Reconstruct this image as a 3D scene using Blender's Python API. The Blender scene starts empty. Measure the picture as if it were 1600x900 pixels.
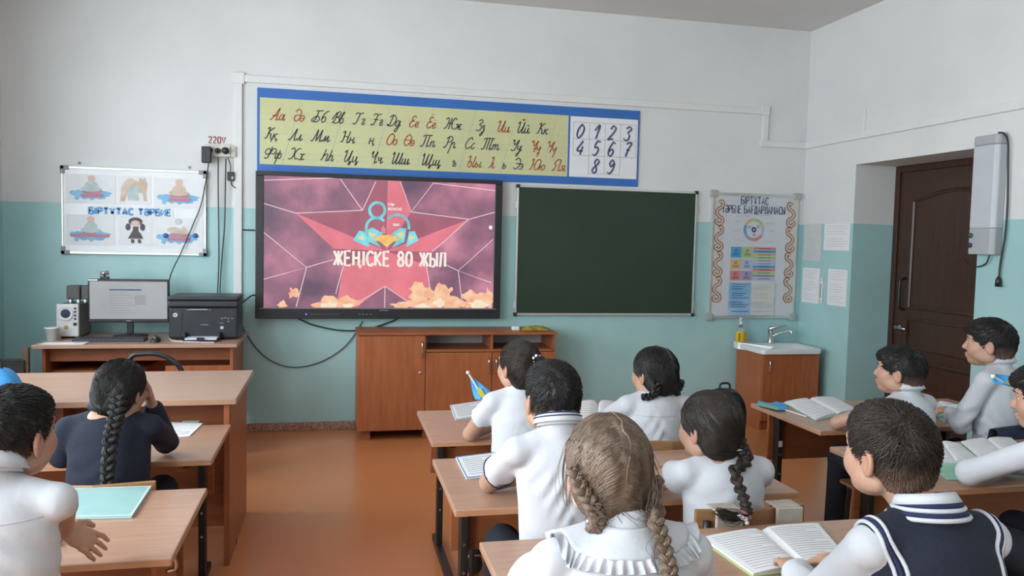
import bpy, bmesh, math, random
import numpy as np
from mathutils import Vector, Matrix
SC = bpy.context.scene
COL = SC.collection
rng = np.random.default_rng(7)
random.seed(7)

# ------------------------------------------------------------------ camera
F, YAW, PIT, ROL, CH, D, R = 1239.3, .2208, .0604, .0228, 1.463, 6.089, 3.897
L, BACK, CEIL, PAINT = -2.225, -2.4, 3.27, 1.65

def ray(px, py, one=1.0):
    a = (px - 800) / F; b = -(py - 450) / F
    c, s = math.cos(ROL), math.sin(ROL); x = a * c - b * s; up = a * s + b * c
    c, s = math.cos(PIT), math.sin(PIT); y = one * c + up * s; z = -one * s + up * c
    c, s = math.cos(YAW), math.sin(YAW)
    return Vector((x * c + y * s, -x * s + y * c, z))
def onpl(px, py, ax, v):
    d = ray(px, py); o = Vector((0, 0, CH)); return o + d * ((v - o[ax]) / d[ax])
def on_y(px, py, y=D): return onpl(px, py, 1, y)
def on_z(px, py, z=0.0): return onpl(px, py, 2, z)
def on_x(px, py, x=R): return onpl(px, py, 0, x)

cam = bpy.data.cameras.new('camera')
cam.sensor_width = 36; cam.lens = F / 1600 * 36; cam.clip_start = .05
camo = bpy.data.objects.new('camera', cam); COL.objects.link(camo); SC.camera = camo
fw = ray(800, 450); rt_ = (ray(800 + F, 450) - fw); up_ = (ray(800, 450 - F) - fw)
camo.matrix_world = Matrix(((rt_.x, up_.x, -fw.x, 0), (rt_.y, up_.y, -fw.y, 0), (rt_.z, up_.z, -fw.z, CH), (0, 0, 0, 1)))

# ------------------------------------------------------------------ world, light, exposure
SC.view_settings.view_transform = 'Standard'; SC.view_settings.look = 'None'
SC.view_settings.gamma = 1; SC.view_settings.use_curve_mapping = False
SC.view_settings.exposure = 0.0
wd = bpy.data.worlds.new('sky'); SC.world = wd; wd.use_nodes = True
wd.node_tree.nodes['Background'].inputs[0].default_value = (.72, .84, 1, 1)
wd.node_tree.nodes['Background'].inputs[1].default_value = 1.0
WINDOWS = [(-1.75, -.05), (.65, 2.35), (3.2, 4.9)]      # along Y in the left wall
WZ0, WZ1 = .85, 2.75
# each lamp below is the daylight of one window
for (y0, y1), en in zip(WINDOWS, (160, 182, 92)):
    ld = bpy.data.lights.new('window_daylight', 'AREA'); ld.shape = 'RECTANGLE'
    ld.size = y1 - y0 - .1; ld.size_y = WZ1 - WZ0 - .1; ld.energy = en; ld.color = (.93, .97, 1)
    lo = bpy.data.objects.new('window_daylight', ld); COL.objects.link(lo)
    lo.location = (L - .125, (y0 + y1) / 2, (WZ0 + WZ1) / 2); lo.rotation_euler = (0, -math.pi / 2, 0)

# ------------------------------------------------------------------ materials
MATS = {}
def mat(name, col, rough=.5, var=0.0, scale=8.0, stretch=(1, 1, 1), bump=0.0, bscale=None, spec=.5, col2=None, metal=0.0, emit=0.0, coat=0.0, trans=0.0, alpha=1.0, detail=4):
    if name in MATS: return MATS[name]
    m = bpy.data.materials.new(name); m.use_nodes = True; MATS[name] = m
    nt = m.node_tree; b = nt.nodes['Principled BSDF']
    b.inputs['Roughness'].default_value = rough; b.inputs['Metallic'].default_value = metal
    b.inputs['Specular IOR Level'].default_value = spec; b.inputs['Coat Weight'].default_value = coat
    b.inputs['Transmission Weight'].default_value = trans; b.inputs['Alpha'].default_value = alpha
    c = (*col, 1); b.inputs['Base Color'].default_value = c
    if emit:
        b.inputs['Emission Color'].default_value = c; b.inputs['Emission Strength'].default_value = emit
    if var or col2 or bump:
        tc = nt.nodes.new('ShaderNodeTexCoord'); mp = nt.nodes.new('ShaderNodeMapping')
        mp.inputs['Scale'].default_value = stretch
        nt.links.new(tc.outputs['Object'], mp.inputs[0])
        nz = nt.nodes.new('ShaderNodeTexNoise'); nz.inputs['Scale'].default_value = scale; nz.inputs['Detail'].default_value = detail
        nt.links.new(mp.outputs[0], nz.inputs['Vector'])
        if var or col2:
            rp = nt.nodes.new('ShaderNodeValToRGB')
            if col2 is None:
                rp.color_ramp.elements[0].color = tuple(x * (1 - var) for x in col) + (1,)
                rp.color_ramp.elements[1].color = tuple(min(1, x * (1 + var)) for x in col) + (1,)
            else:
                rp.color_ramp.elements[0].color = c; rp.color_ramp.elements[1].color = (*col2, 1)
            rp.color_ramp.elements[0].position = .3; rp.color_ramp.elements[1].position = .7
            nt.links.new(nz.outputs['Fac'], rp.inputs[0]); nt.links.new(rp.outputs[0], b.inputs['Base Color'])
            if emit: nt.links.new(rp.outputs[0], b.inputs['Emission Color'])
        if bump:
            n2 = nz
            if bscale:
                n2 = nt.nodes.new('ShaderNodeTexNoise'); n2.inputs['Scale'].default_value = bscale; n2.inputs['Detail'].default_value = 3
                nt.links.new(mp.outputs[0], n2.inputs['Vector'])
            bp = nt.nodes.new('ShaderNodeBump'); bp.inputs['Strength'].default_value = bump; bp.inputs['Distance'].default_value = .01
            nt.links.new(n2.outputs['Fac'], bp.inputs['Height']); nt.links.new(bp.outputs[0], b.inputs['Normal'])
    return m

def wall_paint():
    m = mat('wall_paint', (.8, .8, .8), .45); nt = m.node_tree; b = nt.nodes['Principled BSDF']
    g = nt.nodes.new('ShaderNodeNewGeometry'); sx = nt.nodes.new('ShaderNodeSeparateXYZ'); nt.links.new(g.outputs['Position'], sx.inputs[0])
    nz = nt.nodes.new('ShaderNodeTexNoise'); nz.inputs['Scale'].default_value = 2.2; nz.inputs['Detail'].default_value = 6
    nt.links.new(g.outputs['Position'], nz.inputs['Vector'])
    wob = nt.nodes.new('ShaderNodeMath'); wob.operation = 'MULTIPLY_ADD'; wob.inputs[1].default_value = .012; nt.links.new(nz.outputs['Fac'], wob.inputs[0]); nt.links.new(sx.outputs['Z'], wob.inputs[2])
    gt = nt.nodes.new('ShaderNodeMath'); gt.operation = 'GREATER_THAN'; gt.inputs[1].default_value = PAINT + .006; nt.links.new(wob.outputs[0], gt.inputs[0])
    r1 = nt.nodes.new('ShaderNodeValToRGB'); r2 = nt.nodes.new('ShaderNodeValToRGB')
    r1.color_ramp.elements[0].color = (.345, .565, .57, 1); r1.color_ramp.elements[1].color = (.40, .635, .645, 1)
    r2.color_ramp.elements[0].color = (.685, .70, .705, 1); r2.color_ramp.elements[1].color = (.745, .755, .76, 1)
    for r in (r1, r2):
        r.color_ramp.elements[0].position = .3; r.color_ramp.elements[1].position = .7; nt.links.new(nz.outputs['Fac'], r.inputs[0])
    mx = nt.nodes.new('ShaderNodeMix'); mx.data_type = 'RGBA'
    nt.links.new(gt.outputs[0], mx.inputs[0]); nt.links.new(r1.outputs[0], mx.inputs[6]); nt.links.new(r2.outputs[0], mx.inputs[7])
    nt.links.new(mx.outputs[2], b.inputs['Base Color'])
    mr = nt.nodes.new('ShaderNodeMapRange'); mr.inputs[3].default_value = .38; mr.inputs[4].default_value = .75
    nt.links.new(gt.outputs[0], mr.inputs[0]); nt.links.new(mr.outputs[0], b.inputs['Roughness'])
    n2 = nt.nodes.new('ShaderNodeTexNoise'); n2.inputs['Scale'].default_value = 14; n2.inputs['Detail'].default_value = 5
    nt.links.new(g.outputs['Position'], n2.inputs['Vector'])
    bp = nt.nodes.new('ShaderNodeBump'); bp.inputs['Strength'].default_value = .18; bp.inputs['Distance'].default_value = .012
    nt.links.new(n2.outputs['Fac'], bp.inputs['Height']); nt.links.new(bp.outputs[0], b.inputs['Normal'])
    return m
WALL = wall_paint()
def wood(name, c1, c2, rough=.35, stretch=(2, 14, 14), scale=3.0, coat=.0):
    return mat(name, c1, rough, col2=c2, scale=scale, stretch=stretch, detail=6, coat=coat, bump=.03)
OAK = wood('laminate_top_sheen', (.39, .225, .155), (.46, .285, .205), .28)  # table tops: glossy reflection of the white wall put into the paler base colour
OAKV = wood('laminate_vertical', (.31, .092, .032), (.40, .132, .05), .4, (14, 14, 1.6))
OAKH = wood('laminate_dark', (.27, .082, .03), (.35, .118, .045), .4, (2, 14, 14))
EDGE = wood('laminate_edge', (.42, .2, .1), (.5, .26, .14), .5)
CEILM = mat('ceiling_paint', (.66, .66, .66), .8, var=.03, scale=3)
FLOORM = mat('floor_paint', (.58, .21, .075), .24, col2=(.65, .255, .1), scale=1.6, stretch=(1, .5, 1), bump=.02, bscale=30, coat=.06)
BLACK = mat('black_plastic', (.018, .019, .022), .38, var=.2, scale=20)
BLACKM = mat('black_metal', (.02, .017, .016), .4, var=.2, scale=20)
WHITE = mat('white_plastic', (.78, .78, .76), .45, var=.03, scale=10)
CREAM = mat('cream_plastic', (.68, .67, .6), .5, var=.04, scale=10)
STEEL = mat('steel', (.6, .6, .6), .25, metal=1.0, var=.05, scale=20)
GREY = mat('grey_plastic', (.28, .29, .31), .5, var=.06, scale=14)
PAPER = mat('paper', (.8, .81, .84), .6, var=.025, scale=14)
INK = mat('ink', (.05, .055, .06), .6, var=.1, scale=30)
INKG = mat('faint_ink', (.5, .52, .55), .6, var=.1, scale=30)
INKR = mat('red_ink', (.42, .075, .035), .6, var=.1, scale=30)
NAVYINK = mat('navy_ink', (.04, .06, .17), .6, var=.1, scale=30)
AQUA = mat('aqua_cover', (.33, .54, .54), .3, var=.06, scale=9)
GREENB = mat('green_cover', (.28, .56, .44), .35, var=.06, scale=9)
FLAGB = mat('flag_blue', (.05, .33, .72), .6, var=.08, scale=14)
FLAGY = mat('flag_yellow', (.75, .62, .05), .6, var=.08, scale=14)
BLUE = mat('banner_blue', (.035, .15, .48), .45, var=.06, scale=5)

# ------------------------------------------------------------------ mesh helpers
class MB:
    def __init__(s): s.v = []; s.f = []
    def add(s, vs, fs):
        o = len(s.v); s.v += [tuple(v) for v in vs]; s.f += [tuple(i + o for i in f) for f in fs]; return s
    def box(s, a, b, rot=0, piv=None):
        (x0, y0, z0), (x1, y1, z1) = a, b
        vs = [Vector(p) for p in ((x0, y0, z0), (x1, y0, z0), (x1, y1, z0), (x0, y1, z0), (x0, y0, z1), (x1, y0, z1), (x1, y1, z1), (x0, y1, z1))]
        if rot:
            piv = Vector(piv or ((x0 + x1) / 2, (y0 + y1) / 2, 0)); M = Matrix.Rotation(rot, 3, 'Z'); vs = [M @ (v - piv) + piv for v in vs]
        return s.add(vs, ((0, 3, 2, 1), (4, 5, 6, 7), (0, 1, 5, 4), (1, 2, 6, 5), (2, 3, 7, 6), (3, 0, 4, 7)))
    def tube(s, pts, r, n=8, cap=True, flat=1.0):
        pts = [Vector(p) for p in pts]; m = len(pts)
        rs = r if hasattr(r, '__len__') else [r] * m
        ref = None; rings = []
        for i, p in enumerate(pts):
            t = (pts[min(i + 1, m - 1)] - pts[max(i - 1, 0)])
            t = t.normalized() if t.length > 1e-9 else Vector((0, 0, 1))
            if ref is None:
                ref = t.cross(Vector((0, 0, 1)))
                if ref.length < .1: ref = t.cross(Vector((1, 0, 0)))
            ref = (ref - t * ref.dot(t)).normalized(); b = t.cross(ref)
            rings.append([p + (ref * math.cos(2 * math.pi * k / n) + b * flat * math.sin(2 * math.pi * k / n)) * rs[i] for k in range(n)])
        vs = [v for g in rings for v in g]
        fs = [(i * n + k, i * n + (k + 1) % n, (i + 1) * n + (k + 1) % n, (i + 1) * n + k) for i in range(m - 1) for k in range(n)]
        if cap: fs += [tuple(range(n - 1, -1, -1)), tuple((m - 1) * n + k for k in range(n))]
        return s.add(vs, fs)
    def lathe(s, prof, c, n=20, axis=2, cap=True):
        vs = []; m = len(prof)
        for (r, h) in prof:
            for k in range(n):
                a = 2 * math.pi * k / n; x, y = r * math.cos(a), r * math.sin(a)
                p = (x, y, h) if axis == 2 else ((x, h, y) if axis == 1 else (h, x, y))
                vs.append((c[0] + p[0], c[1] + p[1], c[2] + p[2]))
        fs = [(i * n + k, i * n + (k + 1) % n, (i + 1) * n + (k + 1) % n, (i + 1) * n + k) for i in range(m - 1) for k in range(n)]
        if cap: fs += [tuple(range(n - 1, -1, -1)), tuple((m - 1) * n + k for k in range(n))]
        return s.add(vs, fs)
    def prism(s, poly, fn, t):
        """flat polygon (u,v) -> fn(u,v,depth); depth 0 front, t back"""
        n = len(poly); vs = [fn(u, v, 0) for u, v in poly] + [fn(u, v, t) for u, v in poly]
        fs = [tuple(range(n)), tuple(range(2 * n - 1, n - 1, -1))] + [(i, i + n, (i + 1) % n + n, (i + 1) % n) for i in range(n)]
        return s.add(vs, fs)
    def ribbon(s, pts, w, fn):
        """flat stroke of width w through 2-D points"""
        P = [Vector((p[0], p[1])) for p in pts]; m = len(P); l = []; r = []
        for i, p in enumerate(P):
            t = P[min(i + 1, m - 1)] - P[max(i - 1, 0)]
            t = t.normalized() if t.length > 1e-9 else Vector((1, 0)); nn = Vector((-t.y, t.x)) * w / 2
            l.append(p + nn); r.append(p - nn)
        vs = [fn(a.x, a.y, 0) for a in l] + [fn(a.x, a.y, 0) for a in r]
        return s.add(vs, [(i + m, i + m + 1, i + 1, i) for i in range(m - 1)])
    def build(s, name, mt, parent=None, smooth=False, bevel=0, angle=None):
        me = bpy.data.meshes.new(name); me.from_pydata([tuple(v) for v in s.v], [], s.f); me.update()
        return link(name, me, mt, parent, smooth, bevel)
def link(name, me, mt, parent=None, smooth=False, bevel=0):
    bm = bmesh.new(); bm.from_mesh(me)
    if len(bm.faces) < 4000: bmesh.ops.recalc_face_normals(bm, faces=bm.faces)
    bm.to_mesh(me); bm.free()
    for m in (mt if isinstance(mt, (list, tuple)) else [mt]): me.materials.append(m)
    if smooth: me.polygons.foreach_set('use_smooth', [True] * len(me.polygons))
    o = bpy.data.objects.new(name, me); COL.objects.link(o)
    if parent: o.parent = parent
    if bevel:
        md = o.modifiers.new('bevel', 'BEVEL'); md.width = bevel; md.segments = 2; md.limit_method = 'ANGLE'
    return o
def tag(o, label, cat, group=None):
    o['label'] = label; o['category'] = cat
    if group: o['group'] = group
    return o
def thing(name, label, cat, loc=(0, 0, 0), group=None):
    """Empty at the thing's base; children are given in world coordinates and re-based in finish()"""
    o = bpy.data.objects.new(name, None); o.empty_display_size = .05; COL.objects.link(o); o.location = loc
    return tag(o, label, cat, group)
def struct(o): o['kind'] = 'structure'; return o
def box(name, a, b, mt, parent=None, bevel=.002, rot=0, piv=None):
    return MB().box(a, b, rot, piv).build(name, mt, parent, bevel=bevel)
def spline(pts, n=8):
    P = [np.array(p, float) for p in pts]; P = [2 * P[0] - P[1]] + P + [2 * P[-1] - P[-2]]; out = []
    for i in range(1, len(P) - 2):
        for t in np.linspace(0, 1, n, endpoint=False):
            a, b, c, d = P[i - 1:i + 3]
            out.append(.5 * (2 * b + (c - a) * t + (2 * a - 5 * b + 4 * c - d) * t * t + (3 * b - a - 3 * c + d) * t ** 3))
    out.append(P[-2]); return out
def rebase():
    """children were modelled in world coordinates: keep them there under their located parents"""
    for o in list(COL.objects):
        if o.parent is None: continue
        p = o.parent; off = Vector((0, 0, 0))
        while p is not None:
            off += p.location if p.type == 'EMPTY' else Vector((0, 0, 0)); p = p.parent
        if off.length > 0 and o.parent.type == 'EMPTY' and not o.get('placed'): o.location = o.location - off
def fwall(y):                       # flat print on a plane facing the room from the front wall
    return lambda u, v, d: (u, y + d, v)
# ------------------------------------------------------------------ the room
struct(box('floor', (L - .4, BACK - .2, -.2), (R + .6, D + .2, 0), FLOORM, bevel=0))
struct(box('ceiling', (L - .4, BACK - .2, CEIL), (R + .6, D + .2, CEIL + .2), CEILM, bevel=0))
struct(box('wall_front', (L - .4, D, 0), (R + .6, D + .2, CEIL), WALL, bevel=0))
struct(box('wall_back', (L - .4, BACK - .2, 0), (R + .6, BACK, CEIL), WALL, bevel=0))
m = MB(); ys = [BACK] + [v for w in WINDOWS for v in w] + [D]
for i in range(0, len(ys), 2): m.box((L - .15, ys[i], 0), (L, ys[i + 1], CEIL))
for (y0, y1) in WINDOWS:
    m.box((L - .15, y0, 0), (L, y1, WZ0)); m.box((L - .15, y0, WZ1), (L, y1, CEIL))
struct(m.build('wall_left', WALL))
DY0, DY1, DZ, DX = 4.185, 5.41, 2.1, 4.262
m = MB().box((R, BACK, 0), (R + .6, DY0, CEIL)).box((R, DY1, 0), (R + .6, D, CEIL)).box((R, DY0, DZ), (R + .6, DY1, CEIL)).box((DX + .06, DY0, 0), (R + .6, DY1, DZ))
struct(m.build('wall_right', WALL))
PVC = mat('window_frame_white', (.8, .81, .82), .4, var=.02)
def pane_mat():
    m = bpy.data.materials.new('window_glass'); m.use_nodes = True; nt = m.node_tree; nt.nodes.clear()
    t = nt.nodes.new('ShaderNodeBsdfTransparent'); t.inputs[0].default_value = (.95, .97, .97, 1); g = nt.nodes.new('ShaderNodeBsdfGlossy'); g.inputs['Roughness'].default_value = .03
    mx = nt.nodes.new('ShaderNodeMixShader'); mx.inputs[0].default_value = .05; o = nt.nodes.new('ShaderNodeOutputMaterial')
    nt.links.new(t.outputs[0], mx.inputs[1]); nt.links.new(g.outputs[0], mx.inputs[2]); nt.links.new(mx.outputs[0], o.inputs[0])
    return m
PANE = pane_mat()
for i, (y0, y1) in enumerate(WINDOWS):
    m = MB(); x0, x1 = L - .1, L - .04
    for (a, b, c, d) in ((y0, y0 + .06, WZ0, WZ1), (y1 - .06, y1, WZ0, WZ1), (y0 + .06, y1 - .06, WZ0, WZ0 + .06), (y0 + .06, y1 - .06, WZ1 - .06, WZ1), ((y0 + y1) / 2 - .04, (y0 + y1) / 2 + .04, WZ0 + .06, WZ1 - .06)):
        m.box((x0, a, c), (x1, b, d))
    w = struct(m.build('window_%d' % (i + 1), PVC, bevel=.004))
    for a, b in ((y0 + .06, (y0 + y1) / 2 - .04), ((y0 + y1) / 2 + .04, y1 - .06)):
        MB().box((L - .074, a, WZ0 + .06), (L - .068, b, WZ1 - .06)).build('pane', PANE, w)
    MB().box((L - .04, y0 - .05, WZ0 - .03), (L + .08, y1 + .05, WZ0)).build('window_sill', PVC, w, bevel=.006)
TERR = mat('terrazzo', (.2, .075, .045), .55, col2=(.5, .33, .26), scale=70, bump=.2)
struct(box('baseboard_front', (L, D - .022, 0), (R, D, .062), TERR, bevel=.004))
struct(box('baseboard_left', (L, BACK, 0), (L + .022, D - .022, .062), TERR, bevel=.004))
struct(MB().box((R - .022, BACK, 0), (R, DY0, .062)).box((R - .022, DY1, 0), (R, D - .022, .062)).build('baseboard_right', TERR, bevel=.004))

# door with moulded panels
DOORM = wood('door_wood', (.035, .014, .009), (.06, .024, .014), .35, (14, 14, 1.5))
dr = struct(box('door_1', (DX, DY0 + .05, .02), (DX + .045, DY1 - .05, DZ - .05), DOORM, bevel=.003))
fx = lambda x: (lambda u, v, d: (x + d, u, v))
m = MB().box((DX - .015, DY1 - .05, 0), (DX + .055, DY1, DZ)).box((DX - .015, DY0, 0), (DX + .055, DY0 + .05, DZ)).box((DX - .015, DY0 + .05, DZ - .05), (DX + .055, DY1 - .05, DZ))
m.build('door_frame', DOORM, dr, bevel=.004)
ya, yb = DY0 + .2, DY1 - .21
def frame_strip(poly, x, w):
    mm = MB(); P = [Vector((x, p[0], p[1])) for p in poly]; P.append(P[0]); P.append(P[1]); return mm.tube(P[:-1], w, 6)
arch = [(ya, 1.02), (yb, 1.02), (yb, 1.82)] + [(yb + (ya - yb) * t, 1.82 + .07 * math.sin(math.pi * t)) for t in np.linspace(.1, .9, 9)] + [(ya, 1.82)]
for poly, nm in ((arch, 'moulded_panel'), ([(ya, .72), (yb, .72), (yb, .93), (ya, .93)], 'moulded_panel'), ([(ya, .14), (yb, .14), (yb, .62), (ya, .62)], 'moulded_panel')):
    mm = frame_strip(poly, DX, .016)
    inner = [((y - (ya + yb) / 2) * .9 + (ya + yb) / 2, (z - (poly[0][1] + poly[2][1]) / 2) * (.93 if nm else 1) + (poly[0][1] + poly[2][1]) / 2) for y, z in poly]
    mm.prism(inner, fx(DX - .01), .012); mm.build(nm, DOORM, dr)
MB().tube(spline([(DX, DY1 - .155, 1.24), (DX - .045, DY1 - .155, 1.22), (DX - .05, DY1 - .155, 1.12), (DX - .045, DY1 - .155, 1.02), (DX, DY1 - .155, 1.0)]), .011, 8).build('pull_handle', BLACKM, dr, True)
MB().lathe([(.026, 0), (.026, -.012), (.012, -.02), (.012, -.05)], (DX, DY1 - .12, .86), 14, 0).tube([(DX - .045, DY1 - .12, .86), (DX - .047, DY1 - .18, .86), (DX - .045, DY1 - .235, .857)], .009, 8).build('lever_handle', STEEL, dr, True)

# cable trunking
TRUNK = mat('trunking', (.74, .745, .74), .5, var=.02)
struct(MB().box((-.715, D - .022, .07), (-.66, D, 2.6)).box((-.73, D - .026, 2.54), (-.645, D, 2.62)).build('trim_1', TRUNK, bevel=.003))
struct(MB().box((-.645, D - .022, 2.555), (3.50, D, 2.605)).box((3.46, D - .026, 2.55), (3.53, D, 2.62)).box((3.475, D - .022, 2.33), (3.525, D, 2.55)).box((3.46, D - .024, 2.29), (R - .02, D, 2.34)).build('trim_2', TRUNK, bevel=.003))
struct(MB().box((R - .024, 3.72, 2.29), (R, D - .002, 2.345)).box((R - .03, 3.66, 2.27), (R, 3.74, 2.36)).box((R - .022, 3.675, 1.70), (R, 3.725, 2.28)).box((R - .012, 5.32, 2.345), (R, 5.345, 2.52)).build('trim_3', TRUNK, bevel=.003))

# ------------------------------------------------------------------ stroke lettering
def S(*a): return [(a[i], a[i + 1]) for i in range(0, len(a), 2)]
BLK = {  # block capitals, height 1
 'Б': [S(.6, 1, 0, 1, 0, 0, .4, 0, .6, .12, .62, .3, .55, .48, .4, .55, 0, .55)], 'І': [S(.1, 0, .1, 1)], 'Р': [S(0, 0, 0, 1, .4, 1, .58, .9, .6, .72, .55, .55, .4, .47, 0, .47)],
 'Т': [S(0, 1, .7, 1), S(.35, 1, .35, 0)], 'Ұ': [S(0, 1, .35, .5, .7, 1), S(.35, .5, .35, 0), S(.1, .3, .6, .3)], 'А': [S(0, 0, .35, 1, .7, 0), S(.13, .33, .57, .33)],
 'С': [S(.62, .82, .5, .97, .3, 1, .1, .88, 0, .6, 0, .4, .1, .12, .3, 0, .5, .03, .62, .18)], 'Ә': [S(.03, .82, .2, 1, .45, .97, .62, .7, .62, .3, .45, .03, .2, 0, .04, .2, .02, .5, .6, .5)],
 'И': [S(0, 1, 0, 0, .6, 1, .6, 0)], 'Е': [S(.55, 1, 0, 1, 0, 0, .55, 0), S(0, .52, .48, .52)], 'Ғ': [S(.58, 1, .1, 1, .1, 0), S(0, .5, .4, .5)], 'Д': [S(0, -.18, 0, 0, .72, 0, .72, -.18), S(.12, 0, .25, 1, .6, 1, .6, 0)],
 'Л': [S(0, 0, .1, .05, .2, 1, .6, 1, .6, 0)], 'М': [S(0, 0, 0, 1, .38, .3, .76, 1, .76, 0)], 'Ы': [S(0, 1, 0, 0, .35, 0, .48, .12, .48, .42, .35, .54, 0, .54), S(.7, 0, .7, 1)],
 'Ж': [S(.42, 0, .42, 1), S(0, 1, .3, .5, 0, 0), S(.84, 1, .54, .5, .84, 0), S(.3, .5, .54, .5)], 'Ң': [S(0, 0, 0, 1), S(.55, 1, .55, 0, .68, 0, .68, -.18), S(0, .52, .55, .52)], 'К': [S(0, 0, 0, 1), S(.58, 1, .12, .5, .58, 0), S(0, .5, .12, .5)],
 'Ұ2': [], '8': [S(.3, .52, .1, .62, .06, .8, .15, .95, .3, 1, .45, .95, .54, .8, .5, .62, .3, .52, .08, .4, .02, .2, .12, .04, .3, 0, .48, .04, .58, .2, .52, .4, .3, .52)],
 '0': [S(.3, 1, .1, .93, .02, .7, .02, .3, .1, .07, .3, 0, .5, .07, .58, .3, .58, .7, .5, .93, .3, 1)], '2': [S(.03, .78, .12, .95, .3, 1, .48, .94, .55, .75, .48, .55, .02, 0, .58, 0)], 'V': [S(0, 1, .32, 0, .64, 1)],
 'h': [S(.05, 0, .3, 1), S(.14, .4, .3, .55, .42, .5, .4, .3, .32, 0)], 'p': [S(.0, -.4, .3, .6), S(.18, .2, .3, .6, .5, .62, .55, .4, .45, .1, .25, .02, .18, .2)], ' ': []}
WID = {'І': .2, ' ': .35, 'Ж': .84, 'М': .76, 'Ы': .7, 'Д': .72, 'Т': .7, 'А': .7, 'Ұ': .7, 'Ң': .68}
def block_parts(txt, x, z, h, w, fn, sx, mt, parent, name='letter', gap=.25):
    for ch in txt:
        if ch != ' ':
            mb = MB(); block_text(mb, ch, x, z, h, w, fn, sx); mb.build(name, mt, parent)
        x += (WID.get(ch, .6) + gap) * h * sx
def block_text(mb, txt, x, z, h, w, fn, sx=1.0, gap=.25, slope=0.0, jit=0):
    for ch in txt:
        for st in BLK[ch]: mb.ribbon([(x + a * h * sx, z + b * h + slope * a * h) for a, b in st], w, fn)
        x += (WID.get(ch, .6) + gap) * h * sx; z += slope * (WID.get(ch, .6) + gap) * h * sx
    return x
def text_w(txt, h, sx=1.0, gap=.25): return sum((WID.get(c, .6) + gap) * h * sx for c in txt) - gap * h * sx

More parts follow.
